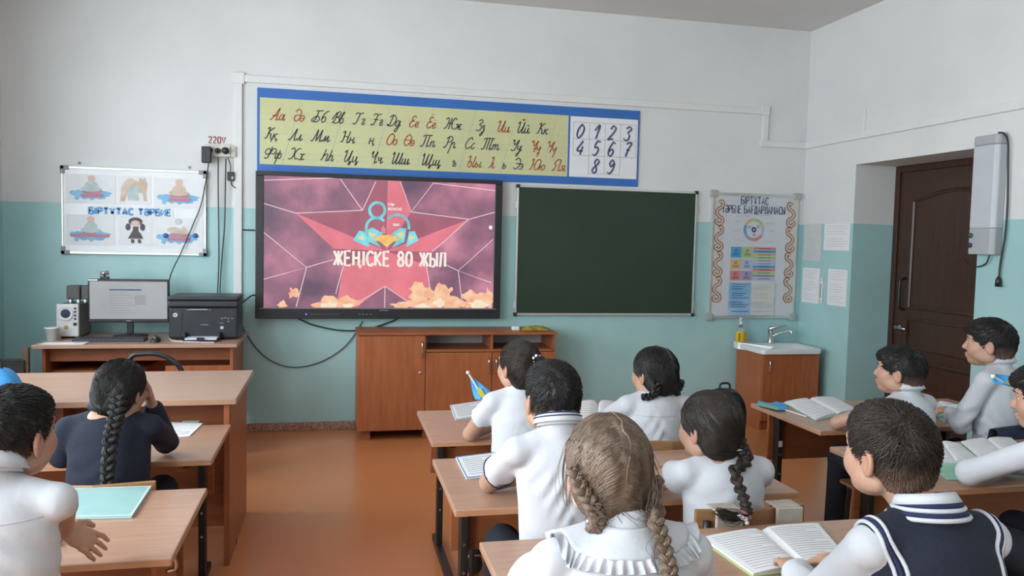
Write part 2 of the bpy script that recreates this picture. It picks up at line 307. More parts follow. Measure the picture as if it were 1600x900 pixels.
# handwritten letters: x-height 1, capitals about 2
CUR = {
 'а': [S(.75, .9, .4, 1, .05, .5, .2, .05, .5, .2, .75, .95), S(.75, 1, .7, .2, .85, 0, 1.05, .3)], 'ә': [S(.05, .75, .35, 1, .7, .7, .6, .15, .3, 0, .05, .3, .25, .52, .7, .5)],
 'б': [S(.95, 1.95, .5, 1.8, .12, 1.1, .08, .4, .35, 0, .7, .35, .6, .9, .3, .95, .12, .6)], 'в': [S(0, .5, .3, 1.3, .5, 1.85, .35, 1.9, .15, 1, .1, .3, .35, 0, .65, .35, .5, .85, .25, .8)],
 'г': [S(0, .8, .2, 1, .45, .9, .3, .55, .15, .15, .4, 0, .65, .3)], 'ғ': [S(0, .8, .2, 1, .45, .9, .3, .55, .15, .15, .4, 0, .65, .3), S(.05, .5, .55, .5)], 'д': [S(.75, .9, .4, 1, .05, .5, .2, .05, .5, .2, .75, .95), S(.75, 1, .7, 0, .5, -.9, .2, -.8, .4, -.3, 1.0, .3)],
 'е': [S(0, .35, .5, .6, .45, .95, .2, .9, .08, .4, .3, 0, .7, .3)], 'ж': [S(0, .9, .3, .95, .3, .5, .1, .05, -.1, .1), S(.55, 1, .55, 0), S(1.1, .9, .85, .95, .75, .5, .95, .05, 1.2, .15), S(.3, .5, .8, .5)],
 'з': [S(.05, .85, .3, 1, .5, .8, .2, .55, .5, .4, .4, -.5, .15, -.9, .05, -.6, .5, .0, .7, .2)], 'и': [S(0, 1, .02, .25, .2, 0, .5, .35, .6, 1), S(.6, 1, .6, .2, .78, 0, 1, .35)], 'й': [S(0, 1, .02, .25, .2, 0, .5, .35, .6, 1), S(.6, 1, .6, .2, .78, 0, 1, .35), S(.15, 1.5, .35, 1.35, .55, 1.5)],
 'к': [S(.05, 1, .0, 0), S(.6, 1, .1, .5, .35, .4, .5, .02, .75, .2)], 'қ': [S(.05, 1, .0, 0), S(.6, 1, .1, .5, .35, .4, .5, .02, .75, 0, .65, -.4)], 'л': [S(0, .08, .15, .1, .45, 1), S(.45, 1, .45, .2, .6, 0, .85, .35)], 'м': [S(0, .08, .15, .1, .4, 1), S(.4, 1, .45, .1, .85, 1), S(.85, 1, .85, .2, 1, 0, 1.25, .35)],
 'н': [S(.05, 1, 0, 0), S(0, .5, .55, .55), S(.6, 1, .58, .2, .75, 0, .95, .3)], 'ң': [S(.05, 1, 0, 0), S(0, .5, .55, .55), S(.6, 1, .58, .2, .75, 0, .85, 0, .75, -.4)], 'о': [S(.35, 1, .08, .75, .05, .3, .3, 0, .6, .3, .6, .75, .35, 1, .5, .9)],
 'ө': [S(.35, 1, .08, .75, .05, .3, .3, 0, .6, .3, .6, .75, .35, 1), S(.05, .5, .6, .5)], 'п': [S(.02, 1, 0, 0), S(0, .6, .3, 1, .5, .9, .5, .2, .65, 0, .9, .35)], 'р': [S(.1, 1, -.15, -1), S(.02, .5, .35, 1, .6, .8, .55, .2, .75, 0, .9, .3)],
 'с': [S(.6, .85, .35, 1, .08, .6, .1, .15, .35, 0, .65, .3)], 'т': [S(.02, 1, 0, 0), S(0, .6, .25, 1, .42, .85, .42, 0), S(.42, .6, .7, 1, .88, .85, .88, .2, 1.05, 0, 1.3, .35)], 'у': [S(0, 1, .05, .45, .3, .3, .6, 1), S(.62, 1, .5, 0, .3, -.9, .05, -.7, .5, -.1, .85, .3)],
 'ұ': [S(0, 1, .05, .5, .3, .35, .6, 1), S(.62, 1, .4, -.9), S(.2, -.2, .75, -.2)], 'ү': [S(0, 1, .1, .5, .35, .35, .6, 1), S(.62, 1, .4, -.9)], 'ф': [S(.6, 1.5, .3, -.9), S(.45, .6, .2, 1, .02, .6, .15, .05, .45, .4, .75, 1, 1, .6, .85, .05, .5, .3)],
 'х': [S(0, .9, .3, 1, .4, .5, .3, 0, .0, .1), S(.85, .9, .55, 1, .42, .5, .55, 0, .85, .2)], 'һ': [S(.15, 1.9, 0, 0), S(0, .5, .35, 1, .55, .85, .5, .2, .65, 0, .9, .35)], 'ц': [S(0, 1, .02, .25, .2, 0, .5, .35, .6, 1), S(.6, 1, .6, .2, .75, 0, .9, 0, .8, -.5, .65, -.3, 1.05, .2)],
 'ч': [S(0, .9, .15, 1, .15, .55, .4, .5, .6, 1), S(.6, 1, .58, .2, .75, 0, 1, .35)], 'ш': [S(0, 1, .02, .2, .2, 0, .45, .4, .5, 1), S(.5, 1, .5, .2, .65, 0, .95, .4, 1, 1), S(1, 1, 1, .2, 1.15, 0, 1.4, .35)],
 'щ': [S(0, 1, .02, .2, .2, 0, .45, .4, .5, 1), S(.5, 1, .5, .2, .65, 0, .95, .4, 1, 1), S(1, 1, 1, .2, 1.15, 0, 1.3, 0, 1.2, -.5, 1.05, -.3, 1.5, .2)], 'ъ': [S(-.1, .8, .1, 1, .25, .9, .2, .2, .4, 0, .65, .3, .5, .6, .25, .5)], 'ы': [S(.05, 1, .02, .2, .25, 0, .5, .3, .35, .6, .08, .5), S(.85, 1, .8, .2, .95, 0, 1.15, .3)],
 'і': [S(.15, 1, .1, .2, .3, 0, .5, .35), S(.2, 1.45, .22, 1.5)], 'ь': [S(.1, 1, .05, .2, .3, 0, .55, .3, .4, .6, .1, .5)], 'э': [S(.05, .8, .3, 1, .6, .7, .55, .2, .3, 0, .02, .15), S(.2, .5, .6, .5)], 'ю': [S(.02, 1, 0, 0), S(0, .5, .35, .5), S(.65, 1, .38, .7, .38, .25, .65, 0, .95, .3, .95, .75, .65, 1)],
 'я': [S(.0, .05, .2, .1, .35, .5, .15, .75, .35, 1, .65, 1), S(.65, 1, .62, .2, .78, 0, 1, .3), S(.3, .5, .62, .5)],
 'А': [S(0, .15, .3, .1, .75, 1, 1.15, 2), S(1.15, 2, 1.05, .3, 1.2, 0, 1.4, .25), S(.3, .8, .55, .65, 1.1, .85)], 'Ә': [S(.1, 1.6, .5, 2, 1, 1.6, 1, .5, .6, 0, .15, .4, .3, .95, 1, 1)], 'Б': [S(.3, 1.9, 1.5, 2), S(.75, 1.9, .6, .6, .2, .05, .0, .4, .5, .95, 1, .95, 1.2, .4, .8, 0, .4, .1)],
 'В': [S(0, .6, .4, 1.6, .6, 1.7, .45, .5, .2, 0), S(.4, 1.6, .9, 2, 1.2, 1.7, .95, 1.1, .55, 1.05, 1.1, .9, 1.2, .3, .8, 0, .4, .1)], 'Г': [S(.1, 1.7, .4, 2, .9, 1.85, 1.4, 2), S(.8, 1.85, .65, .5, .3, 0, .05, .25)], 'Ғ': [S(.1, 1.7, .4, 2, .9, 1.85, 1.4, 2), S(.8, 1.85, .65, .5, .3, 0, .05, .25), S(.3, 1, 1.1, 1)],
 'Д': [S(.3, 1.5, .7, 1.9, 1.2, 1.8, 1.5, 1.1, 1.2, .2, .6, .02, .2, .2, .4, .3, .7, 0), S(.85, 1.9, .65, .3)], 'Е': [S(1, 1.7, .7, 2, .35, 1.7, .5, 1.15, .8, 1.1, .3, 1, .15, .4, .5, 0, .95, .35)], 'Ё': [S(1, 1.7, .7, 2, .35, 1.7, .5, 1.15, .8, 1.1, .3, 1, .15, .4, .5, 0, .95, .35), S(.5, 2.35, .52, 2.45), S(.85, 2.35, .87, 2.45)],
 'Ж': [S(0, 1.7, .4, 2, .6, 1.3, .4, .3, .05, .1), S(1.0, 2, .9, 0), S(2, 1.7, 1.6, 2, 1.25, 1.3, 1.45, .3, 1.8, .1), S(.6, 1.05, 1.3, 1.05)], 'З': [S(.15, 1.7, .55, 2, .9, 1.6, .45, 1.1, .9, .8, .8, .2, .4, 0, .05, .25)], 'И': [S(0, 1.6, .3, 2, .35, 1.2, .3, .3, .6, .05, 1, .9, 1.15, 2), S(1.15, 2, 1.05, .3, 1.25, 0, 1.5, .4)],
 'Й': [S(0, 1.6, .3, 2, .35, 1.2, .3, .3, .6, .05, 1, .9, 1.15, 2), S(1.15, 2, 1.05, .3, 1.25, 0, 1.5, .4), S(.5, 2.5, .75, 2.3, 1, 2.5)], 'К': [S(.1, 1.7, .4, 2, .45, 1.3, .3, .3, .0, .1), S(1.2, 1.95, .9, 1.8, .4, 1.05, .8, .9, 1, .1, 1.3, .2)], 'Қ': [S(.1, 1.7, .4, 2, .45, 1.3, .3, .3, .0, .1), S(1.2, 1.95, .9, 1.8, .4, 1.05, .8, .9, 1, .1, 1.25, .0, 1.15, -.4)],
 'Л': [S(0, .2, .25, .05, .6, .8, 1, 2), S(1, 2, .95, .3, 1.15, 0, 1.4, .35)], 'М': [S(0, .2, .25, .05, .55, .9, .8, 2), S(.8, 2, .9, .1, 1.5, 2), S(1.5, 2, 1.45, .3, 1.6, 0, 1.9, .35)], 'Н': [S(.1, 1.7, .4, 2, .45, 1.3, .35, .3, .05, .1), S(.4, 1.05, 1.1, 1.05), S(1.25, 2, 1.1, .4, 1.25, 0, 1.5, .3)],
 'О': [S(.7, 2, .2, 1.5, .1, .6, .5, 0, 1, .4, 1.15, 1.4, .75, 1.95, .5, 1.8)], 'Ө': [S(.7, 2, .2, 1.5, .1, .6, .5, 0, 1, .4, 1.15, 1.4, .7, 2), S(.1, 1, 1.1, 1)], 'П': [S(.1, 1.7, .4, 2, 1.7, 2), S(.6, 1.95, .5, .5, .2, 0, 0, .2), S(1.2, 2, 1.1, .3, 1.25, 0, 1.5, .3)],
 'Р': [S(.5, 1.9, .4, .5, .1, 0, -.1, .2), S(.1, 1.6, .6, 2, 1.1, 1.8, 1.1, 1.2, .6, .95)], 'С': [S(1.1, 1.6, .8, 2, .3, 1.5, .1, .6, .5, 0, 1.1, .4)], 'Т': [S(.1, 1.7, .4, 2, 2, 2), S(.6, 1.95, .5, .4, .2, 0, 0, .2), S(1.1, 2, 1, .0), S(1.6, 2, 1.5, .3, 1.65, 0, 1.9, .3)],
 'У': [S(0, 1.7, .25, 2, .4, 1.3, .65, 1.1, 1.1, 2), S(1.15, 2, .8, .4, .4, 0, .1, .25)], 'Ұ': [S(0, 1.7, .25, 2, .4, 1.3, .65, 1.1, 1.1, 2), S(1.15, 2, .8, 0), S(.6, .6, 1.2, .6)], 'Ү': [S(0, 1.7, .25, 2, .4, 1.3, .65, 1.1, 1.1, 2), S(1.15, 2, .8, 0)],
 'Ф': [S(1, 2, .8, .5, .5, 0, .2, .2), S(.9, 1.3, .5, 1.7, .1, 1.3, .3, .7, .85, .9, 1.3, 1.7, 1.8, 1.4, 1.5, .8, .9, .9)], 'Х': [S(.1, 1.7, .5, 2, .8, 1.2, .5, .2, .0, .1), S(1.7, 1.9, 1.2, 1.8, .85, 1, 1.1, .2, 1.6, .2)], 'Һ': [S(.4, 2, .2, .5, 0, .1), S(.25, .8, .7, 1.2, .95, .9, .85, .2, 1, 0, 1.2, .3)],
 'Ц': [S(0, 1.6, .3, 2, .35, 1.2, .3, .3, .6, .05, 1, .9, 1.15, 2), S(1.15, 2, 1.05, .3, 1.2, 0, 1.4, 0, 1.3, -.5, 1.1, -.3, 1.6, .2)], 'Ч': [S(.1, 1.6, .35, 2, .35, 1.2, .7, 1, 1.05, 2), S(1.05, 2, .95, .3, 1.1, 0, 1.35, .35)], 'Ш': [S(0, 1.6, .25, 2, .3, .4, .5, 0, .85, .8, .95, 2), S(.95, 2, .9, .3, 1.1, 0, 1.5, .8, 1.6, 2), S(1.6, 2, 1.5, .3, 1.65, 0, 1.9, .35)],
 'Щ': [S(0, 1.6, .25, 2, .3, .4, .5, 0, .85, .8, .95, 2), S(.95, 2, .9, .3, 1.1, 0, 1.5, .8, 1.6, 2), S(1.6, 2, 1.5, .3, 1.65, 0, 1.85, 0, 1.75, -.5, 1.55, -.3, 2.1, .2)], 'Ы': [S(0, 1.7, .3, 2, .4, 1.5, .3, .3, .6, 0, .9, .4, .7, 1, .35, .9), S(1.3, 2, 1.2, .3, 1.35, 0, 1.6, .3)], 'І': [S(.2, 1.7, .5, 2, .5, 1, .3, .2, 0, .1)],
 'Э': [S(.1, 1.6, .6, 2, 1.1, 1.4, 1, .5, .5, 0, .1, .3), S(.4, 1, 1.05, 1)], 'Ю': [S(.1, 1.7, .35, 2, .4, 1.2, .25, .2, 0, .1), S(.4, 1, .8, 1), S(1.4, 2, .9, 1.5, .85, .5, 1.2, 0, 1.7, .5, 1.8, 1.5, 1.4, 2)], 'Я': [S(0, .2, .3, .05, .6, 1, .25, 1.3, .6, 2, 1.3, 2), S(1.3, 2, 1.2, .3, 1.35, 0, 1.6, .3)]}
CUR['ё'] = CUR['е'] + [S(.15, 1.4, .17, 1.5), S(.5, 1.4, .52, 1.5)]
DIG = {'0': [S(.5, 2, .1, 1.3, .05, .5, .35, 0, .8, .6, .9, 1.4, .5, 2)], '1': [S(.2, 1.2, .8, 2, .6, 0)], '2': [S(.15, 1.5, .5, 2, .9, 1.6, .6, .8, .05, 0, .4, .1, .85, .1)], '3': [S(.15, 1.7, .6, 2, .9, 1.6, .5, 1.1, .85, .7, .7, .1, .3, 0, .05, .3)],
 '4': [S(.7, 2, .05, .6, .9, .6), S(.8, 1.2, .65, 0)], '5': [S(.95, 2, .4, 1.95, .25, 1.1, .7, 1.2, .85, .6, .5, 0, .05, .2)], '6': [S(.85, 1.8, .5, 2, .1, 1, .15, .2, .5, 0, .8, .5, .6, 1, .15, .7)], '7': [S(.2, 1.8, .4, 2, .95, 2, .6, 1, .45, 0), S(.35, 1, .85, 1)],
 '8': [S(.5, 1.05, .2, 1.5, .5, 2, .85, 1.6, .5, 1.05, .1, .5, .35, 0, .75, .3, .5, 1.05)], '9': [S(.85, 1.5, .5, 2, .15, 1.5, .4, 1, .85, 1.5, .8, .6, .4, 0, .05, .2)]}
def cursive(mb, glyphs, x, z, h, w, fn, slant=.3):
    for st in glyphs:
        p = [(x + (a + slant * b) * h, z + b * h) for a, b in spline([(q[0], q[1]) for q in st], 5)]
        mb.ribbon(p, w, fn)

# alphabet banner
BX0, BX1, BZ0, BZ1 = -.557, 2.387, 1.915, 2.522
YB = D - .012
ban = thing('alphabet_banner', 'long blue wall banner with handwritten alphabet on yellow panel and digits', 'banner', ((BX0 + BX1) / 2, D, BZ0))
box('backing_board', (BX0, YB, BZ0), (BX1, D - .001, BZ1), BLUE, ban)
YEL = mat('banner_yellow', (.60, .61, .33), .45, var=.04, scale=4)
ap = box('alphabet_panel', (-.538, YB - .003, 1.974), (1.79, YB, 2.452), YEL, ban, 0)
npn = box('digit_panel', (1.806, YB - .003, 1.975), (2.371, YB, 2.449), PAPER, ban, 0)
fn = fwall(YB - .0045); rows = [2.295, 2.155, 2.015]
mr = MB()
for z in rows:
    for dz in (.0, .045): mr.ribbon([(-.538, z + dz), (1.79, z + dz)], .0028, fn)
for k in range(8):
    xx = -.38 + k * .325
    if xx < 1.75: mr.ribbon([(xx, 1.976), (min(xx + .13, 1.79), 2.45)], .0028, fn)
mr.build('ruling', INKG, ap)
fn = fwall(YB - .006)
rowtxt = [['!Аа', '!Әә', 'Бб', 'Вв', 'Гг', 'Ғғ', 'Дд', '!Ее', '!Ёё', 'Жж', 'Зз', '!Ии', 'Йй', 'Кк'], ['Ққ', 'Лл', 'Мм', 'Нн', 'ң', '!Оо', '!Өө', 'Пп', 'Рр', 'Сс', 'Тт', 'Уу', '!Ұұ', '!Үү'], ['Фф', 'Хх', 'Һһ', 'Цц', 'Чч', 'Шш', 'Щщ', 'ъ', '!Ыы', '!Іі', 'ь', 'Ээ', '!Юю', '!Яя']]
rowpx = [[421, 457, 486, 517, 550, 578, 602, 637, 664, 692, 742, 774, 805, 837], [413, 450, 485, 531, 576, 602, 629, 656, 693, 725, 751, 797, 827, 852], [411, 450, 501, 535, 576, 610, 657, 706, 728, 763, 785, 801, 827, 862]]
for r in range(3):
    for t, px in zip(rowtxt[r], rowpx[r]):
        red = t[0] == '!'; t = t.lstrip('!'); x = on_y(px, 200, D).x; mb = MB()
        h = .043
        if len(t) == 2:
            wcap = max(p[0] for s_ in CUR[t[0]] for p in s_); cursive(mb, CUR[t[0]], x, rows[r], h, .0072, fn)
            cursive(mb, CUR[t[1]], x + (wcap + .12) * h * .95, rows[r], h, .0068, fn)
        else: cursive(mb, CUR[t], x, rows[r], h, .007, fn)
        mb.build('letter_pair' if len(t) == 2 else 'letter', INKR if red else INK, ap)
fn = fwall(YB - .0045); mg = MB(); gx = [1.832, 1.963, 2.094, 2.225, 2.356]; gz = [2.405, 2.275, 2.145, 2.005]
for z in gz[:3]: mg.ribbon([(gx[0], z), (gx[4], z)], .004, fn)
mg.ribbon([(gx[1], gz[3]), (gx[3], gz[3])], .004, fn)
for i, x in enumerate(gx): mg.ribbon([(x, gz[0]), (x, gz[3] if i in (1, 2, 3) else gz[2])], .004, fn)
mg.build('grid', INKG, npn)
for i, ch in enumerate('0123456789'):
    md = MB()
    c, r = (i % 4, i // 4) if i < 8 else (i - 8 + 1, 2)
    for wob in (0, .006): cursive(md, DIG[ch], gx[c] + .018 + wob, gz[r + 1] + .008 - wob, .055, .0062, fwall(YB - .006 - wob * .1), .22)
    md.build('digit', NAVYINK, npn)

# ------------------------------------------------------------------ interactive panel
TX0, TX1, TZ0, TZ1, TY = -.558, 1.253, .853, 1.917, 5.985
tv = thing('interactive_panel', 'large black wall-mounted interactive panel showing a red star title screen', 'screen', ((TX0 + TX1) / 2, D, TZ0))
SX0, SX1, SZ0, SZ1 = -.5, 1.196, .932, 1.886
m = MB().box((TX0, TY, SZ1), (TX1, TY + .07, TZ1)).box((TX0, TY, TZ0), (TX1, TY + .07, SZ0)).box((TX0, TY, SZ0), (SX0, TY + .07, SZ1)).box((SX1, TY, SZ0), (TX1, TY + .07, SZ1))
m.build('bezel', BLACK, tv, bevel=.004)
box('rear_housing', (TX0 + .08, TY + .07, TZ0 + .08), (TX1 - .08, D - .001, TZ1 - .08), BLACK, tv)
box('lower_lip', (TX0 + .03, TY - .008, SZ0 - .006), (TX1 - .03, TY, SZ0 - .001), GREY, tv, .001)
def screen_mat():
    m = mat('screen_backdrop', (.1, .03, .06), .3); nt = m.node_tree; b = nt.nodes['Principled BSDF']; b.inputs['Base Color'].default_value = (.01, .01, .01, 1)
    tc = nt.nodes.new('ShaderNodeTexCoord'); nz = nt.nodes.new('ShaderNodeTexNoise'); nz.inputs['Scale'].default_value = 2.6; nz.inputs['Detail'].default_value = 5
    nt.links.new(tc.outputs['Object'], nz.inputs['Vector']); rp = nt.nodes.new('ShaderNodeValToRGB'); e = rp.color_ramp.elements
    e[0].position = .32; e[0].color = (.13, .075, .13, 1); e[1].position = .70; e[1].color = (.66, .26, .36, 1)
    x = e.new(.5); x.color = (.30, .13, .20, 1)
    nt.links.new(nz.outputs['Fac'], rp.inputs[0]); nt.links.new(rp.outputs[0], b.inputs['Emission Color']); b.inputs['Emission Strength'].default_value = 1.0
    return m
scr = box('display', (SX0, TY + .006, SZ0), (SX1, TY + .03, SZ1), screen_mat(), tv, 0)
def em(name, c, s=1.0, var=0.0, scale=6, col2=None): 
    m = mat('lit_' + name, c, .4, var=var, scale=scale, emit=s, col2=col2)
    nt = m.node_tree; b = nt.nodes['Principled BSDF']
    for l in list(b.inputs['Base Color'].links): nt.links.remove(l)
    b.inputs['Base Color'].default_value = (.01, .01, .01, 1); return m
def suv(x, y):          # picture position on the display -> metres on the panel
    u = (x - 75) / 1203; top = 50 + .039 * (x - 75); v = (y - top) / (739 - top); return SX0 + u * (SX1 - SX0), SZ1 - v * (SZ1 - SZ0)
def spoly(name, polys, mt, dep, parent):
    mm = MB()
    for p in polys:
        q = [suv(*a) for a in p]; q = [(min(max(a, SX0), SX1), min(max(b, SZ0), SZ1)) for a, b in q]
        mm.add([(a, TY + .006 - dep, b) for a, b in q], [tuple(range(len(q)))])
    return mm.build(name, mt, parent)
c0 = (695, 440)
spoly('star_lit_facet', [[(700, 78), (765, 80), (825, 238), c0], [(1135, 277), (940, 445), c0], [(232, 245), (425, 430), c0], [(475, 520), (692, 625), c0], [(910, 515), (945, 735), (860, 735), (692, 625), c0], [(475, 520), (440, 735), (545, 735), (692, 625)]], em('star', (.74, .19, .24), 1.0, .12, 5), .0008, scr)
spoly('star_shaded_facet', [[(638, 78), (700, 78), c0, (570, 230)], [(570, 230), c0, (232, 245)], [(825, 238), (1135, 277), c0], [(425, 430), (475, 520), c0], [(940, 445), (910, 515), c0]], em('star_dark', (.36, .11, .165), 1.0, .15, 5), .0008, scr)
mm = MB()
for p in ([(75, 75), (440, 62)], [(455, 68), (570, 230)], [(570, 230), (638, 80)], [(75, 195), (232, 245), (570, 230)], [(75, 345), (288, 527), (75, 590)], [(288, 527), (425, 485)], [(288, 527), (237, 735)], [(475, 520), (437, 665)], [(692, 625), (692, 737)], [(540, 718), (692, 625), (860, 735)],
          [(765, 80), (825, 238), (940, 90), (1279, 130)], [(825, 238), (1135, 277), (1278, 240)], [(1135, 277), (940, 445)], [(1272, 380), (1083, 543), (1265, 605)], [(1083, 543), (1005, 508)], [(1083, 543), (1112, 735)], [(910, 515), (945, 700)]):
    mm.ribbon([suv(*a) for a in p], .0055, lambda u, v, d: (u, TY + .0045, v))
mm.build('white_line', em('line', (.85, .66, .70), 1.0, .1, 8), scr)
# flames along the lower edge
def blob(cx, cy, rx, ry, n, seed):
    r_ = random.Random(seed); ph = [r_.uniform(0, 6.3) for _ in range(4)]
    return [(cx + rx * math.cos(a) * (1 + .22 * math.sin(3 * a + ph[0]) + .16 * math.sin(7 * a + ph[1])), min(737, cy + ry * math.sin(a) * (1 + .25 * math.sin(4 * a + ph[2]) + .14 * math.sin(9 * a + ph[3])))) for a in np.linspace(0, 2 * math.pi, n, endpoint=False)]
fl_o = [blob(*b, 40, i) for i, b in enumerate([(410, 722, 75, 42), (225, 660, 26, 26), (168, 722, 22, 20), (500, 712, 60, 30), (880, 660, 66, 52), (900, 722, 100, 30), (1000, 670, 60, 55), (1190, 700, 84, 52), (1060, 715, 70, 34), (780, 726, 50, 18), (1255, 690, 22, 50)])]
for f_ in fl_o: spoly('flame', [f_], em('flame', (.85, .36, .22), 1.0, 0, 14, (.95, .66, .42)), .002, scr)
fl_i = [blob(*b, 32, 40 + i) for i, b in enumerate([(400, 730, 40, 22), (1195, 722, 50, 24), (985, 712, 32, 22), (890, 728, 40, 12), (500, 728, 26, 12)])]
for f_ in fl_i: spoly('flame_core', [f_], em('flame_core', (.95, .78, .58), 1.0, .08, 12), .0024, scr)
# title lettering and the 80 emblem
mm = MB(); s0 = suv(420, 517); h = (suv(420, 443)[1] - s0[1])
TW = 'ЖЕҢІСКЕ 80 ЖЫЛ'; sx = (suv(1015, 480)[0] - s0[0]) / text_w(TW, h)
x = s0[0]
block_parts(TW, s0[0] + .01, s0[1] + .004, h, .0185, lambda u, v, d: (u, TY + .0032, v), sx * .98, em('title', (.92, .83, .76), 1.0, .05, 9), scr, 'title_letter')
mm = MB()
for t, p, hh in (('ҰЛЫ', (703, 206), 13), ('ЖЕҢІСКЕ', (703, 229), 14), ('ЖЫЛ', (731, 310), 12)):
    a = suv(*p); mm = MB(); block_text(mm, t, a[0], a[1], hh / 690 * (SZ1 - SZ0), .0042, lambda u, v, d: (u, TY + .0032, v), .95); mm.build('small_word', em('small_text', (.9, .82, .82)), scr)
mm = MB(); arc = lambda cx, cy, r, a0, a1: [suv(cx + r * math.cos(math.radians(a)), cy + r * math.sin(math.radians(a))) for a in np.linspace(a0, a1, 26)]
f3 = lambda u, v, d: (u, TY + .0036, v)
mm.ribbon(arc(647, 230, 40, 0, 360), .021, f3); mm.ribbon(arc(643, 320, 52, 160, 320), .02, f3)
mm.ribbon(arc(752, 315, 62, 220, 372), .019, f3); mm.ribbon([suv(592, 320), suv(590, 360), suv(604, 418)], .02, f3)
mm.build('emblem_figure', em('turq', (.18, .62, .68), 1.0, .25, 14), scr)
for p_ in [[(523, 385), (555, 335), (580, 340), (600, 418)], [(600, 330), (622, 318), (680, 350), (640, 385), (670, 425), (600, 390)], [(800, 325), (770, 320), (725, 350), (750, 385), (725, 425), (790, 395)], [(866, 385), (845, 338), (815, 340), (800, 420)]]: spoly('ribbon_wing', [p_], em('wing', (.20, .66, .76), 1.0, .2, 10), .0034, scr)
for p_ in [[(600, 345), (650, 350), (620, 375)], [(790, 340), (745, 352), (775, 378)], [(545, 372), (575, 355), (580, 390)], [(820, 355), (848, 370), (820, 392)]]: spoly('gold_wing', [p_], em('gold_light', (.72, .70, .30), 1.0, .1), .0038, scr)
spoly('emblem_star', [[(620, 382), (650, 365), (672, 358), (718, 358), (742, 365), (772, 382), (735, 392), (698, 420), (660, 392)]], em('gold', (.90, .55, .16), 1.0, .15, 20), .0042, scr)
spoly('eternal_flame', [[(672, 350), (668, 325), (682, 305), (684, 325), (694, 318), (690, 350)]], em('torch', (.72, .24, .26)), .0042, scr)
dot = [(1256 + 10 * math.cos(a), 319 + 10 * math.sin(a)) for a in np.linspace(0, 6.283, 18, endpoint=False)]
spoly('floating_button', [dot], em('button', (.95, .95, .95)), .005, scr)
MB().lathe([(.006, 0), (.006, -.003)], (-.2, TY, .885), 12, 1).build('power_light', em('blue_led', (.1, .1, 1.0), 3), tv)
mm = MB()
for i in range(10): mm.box((-.165 + i * .021, TY - .002, .883), (-.159 + i * .021, TY, .888))
for i in range(4): mm.box((.18 + i * .027, TY - .002, .883), (.192 + i * .027, TY, .888))
mm.box((.33, TY - .0015, .912), (.395, TY, .917)); mm.build('button_marks', GREY, tv)

# ------------------------------------------------------------------ chalkboard
bb = thing('chalkboard', 'dark green chalkboard in thin aluminium frame right beside the big screen', 'chalkboard', (2.14, D, .88))
GREEN = mat('chalkboard_green', (.017, .036, .022), .55, col2=(.023, .046, .03), scale=1.8, detail=6)
box('writing_surface', (1.395, D - .026, .882), (2.893, D - .004, 1.886), GREEN, bb, 0)
ALU = mat('aluminium', (.62, .64, .62), .35, metal=.6, var=.05, scale=20)
m = MB().box((1.388, D - .032, 1.876), (2.9, D - .002, 1.892)).box((1.388, D - .034, .872), (2.9, D - .002, .89)).box((1.386, D - .032, .89), (1.4, D - .002, 1.876)).box((2.888, D - .032, .89), (2.902, D - .002, 1.876)).build('frame', ALU, bb, bevel=.002)
for x in (1.392, 2.896):
    for z in (.88, 1.885): box('corner_cap', (x - .014, D - .036, z - .014), (x + .014, D - .002, z + .014), BLACK, bb, .004)
for x in (1.376, 2.9):
    for z in (.96, 1.74): box('hinge', (x, D - .03, z - .03), (x + .014, D - .004, z + .03), ALU, bb, .002)

# ------------------------------------------------------------------ whiteboard with six pictures
wb = thing('whiteboard', 'small whiteboard with grey corners holding six picture sheets and blue heading', 'whiteboard', (-1.377, D, 1.3))
box('board_surface', (-1.842, D - .02, 1.305), (-.912, D - .004, 1.9), mat('board_white', (.76, .78, .82), .25, var=.015), wb, 0)
MB().box((-1.85, D - .026, 1.888), (-.904, D - .002, 1.904)).box((-1.85, D - .026, 1.298), (-.904, D - .002, 1.314)).box((-1.85, D - .026, 1.314), (-1.838, D - .002, 1.888)).box((-.916, D - .026, 1.314), (-.904, D - .002, 1.888)).build('frame', ALU, wb, bevel=.002)
for x in (-1.85, -.904):
    for z in (1.3, 1.902): 
        sx_, sz_ = (1 if x < -1.4 else -1), (1 if z < 1.6 else -1)
        MB().box((min(x - .006 * sx_, x + .05 * sx_), D - .03, min(z - .006 * sz_, z + .022 * sz_)), (max(x - .006 * sx_, x + .05 * sx_), D - .002, max(z - .006 * sz_, z + .022 * sz_))).box((min(x - .006 * sx_, x + .022 * sx_), D - .03, min(z - .006 * sz_, z + .05 * sz_)), (max(x - .006 * sx_, x + .022 * sx_), D - .002, max(z - .006 * sz_, z + .05 * sz_))).build('corner_cap', GREY, wb, bevel=.004)
for x in (-1.74, -1.02): MB().lathe([(.009, 0), (.008, -.012)], (x, D - .001, 1.93), 10, 1).build('wall_screw', GREY, wb)
PB, PB2 = mat('print_blue', (.16, .42, .72), .6, col2=(.28, .58, .80), scale=12), mat('print_pale', (.50, .60, .62), .6, var=.15, scale=16)
PRED, PTAN, PDK, PSKIN = mat('print_red', (.55, .22, .26), .6, var=.12, scale=14), mat('print_tan', (.58, .42, .32), .6, col2=(.72, .62, .52), scale=12), mat('print_dark', (.10, .085, .1), .6, var=.2, scale=20), mat('print_skin', (.68, .5, .43), .6, var=.06)
MAP = [(0, .52), (.06, .62), (.14, .6), (.2, .66), (.3, .62), (.36, .72), (.46, .68), (.55, .74), (.64, .82), (.72, .78), (.78, .62), (.86, .6), (1, .52), (.92, .44), (.95, .36), (.84, .3), (.82, .2), (.7, .16), (.6, .2), (.52, .08), (.44, .22), (.34, .14), (.24, .26), (.2, .08), (.12, .14), (.13, .32), (.03, .38)]
def ellp(cx, cz, rx, rz, n=18): return [(cx + rx * math.cos(a), cz + rz * math.sin(a)) for a in np.linspace(0, 2 * math.pi, n, endpoint=False)]
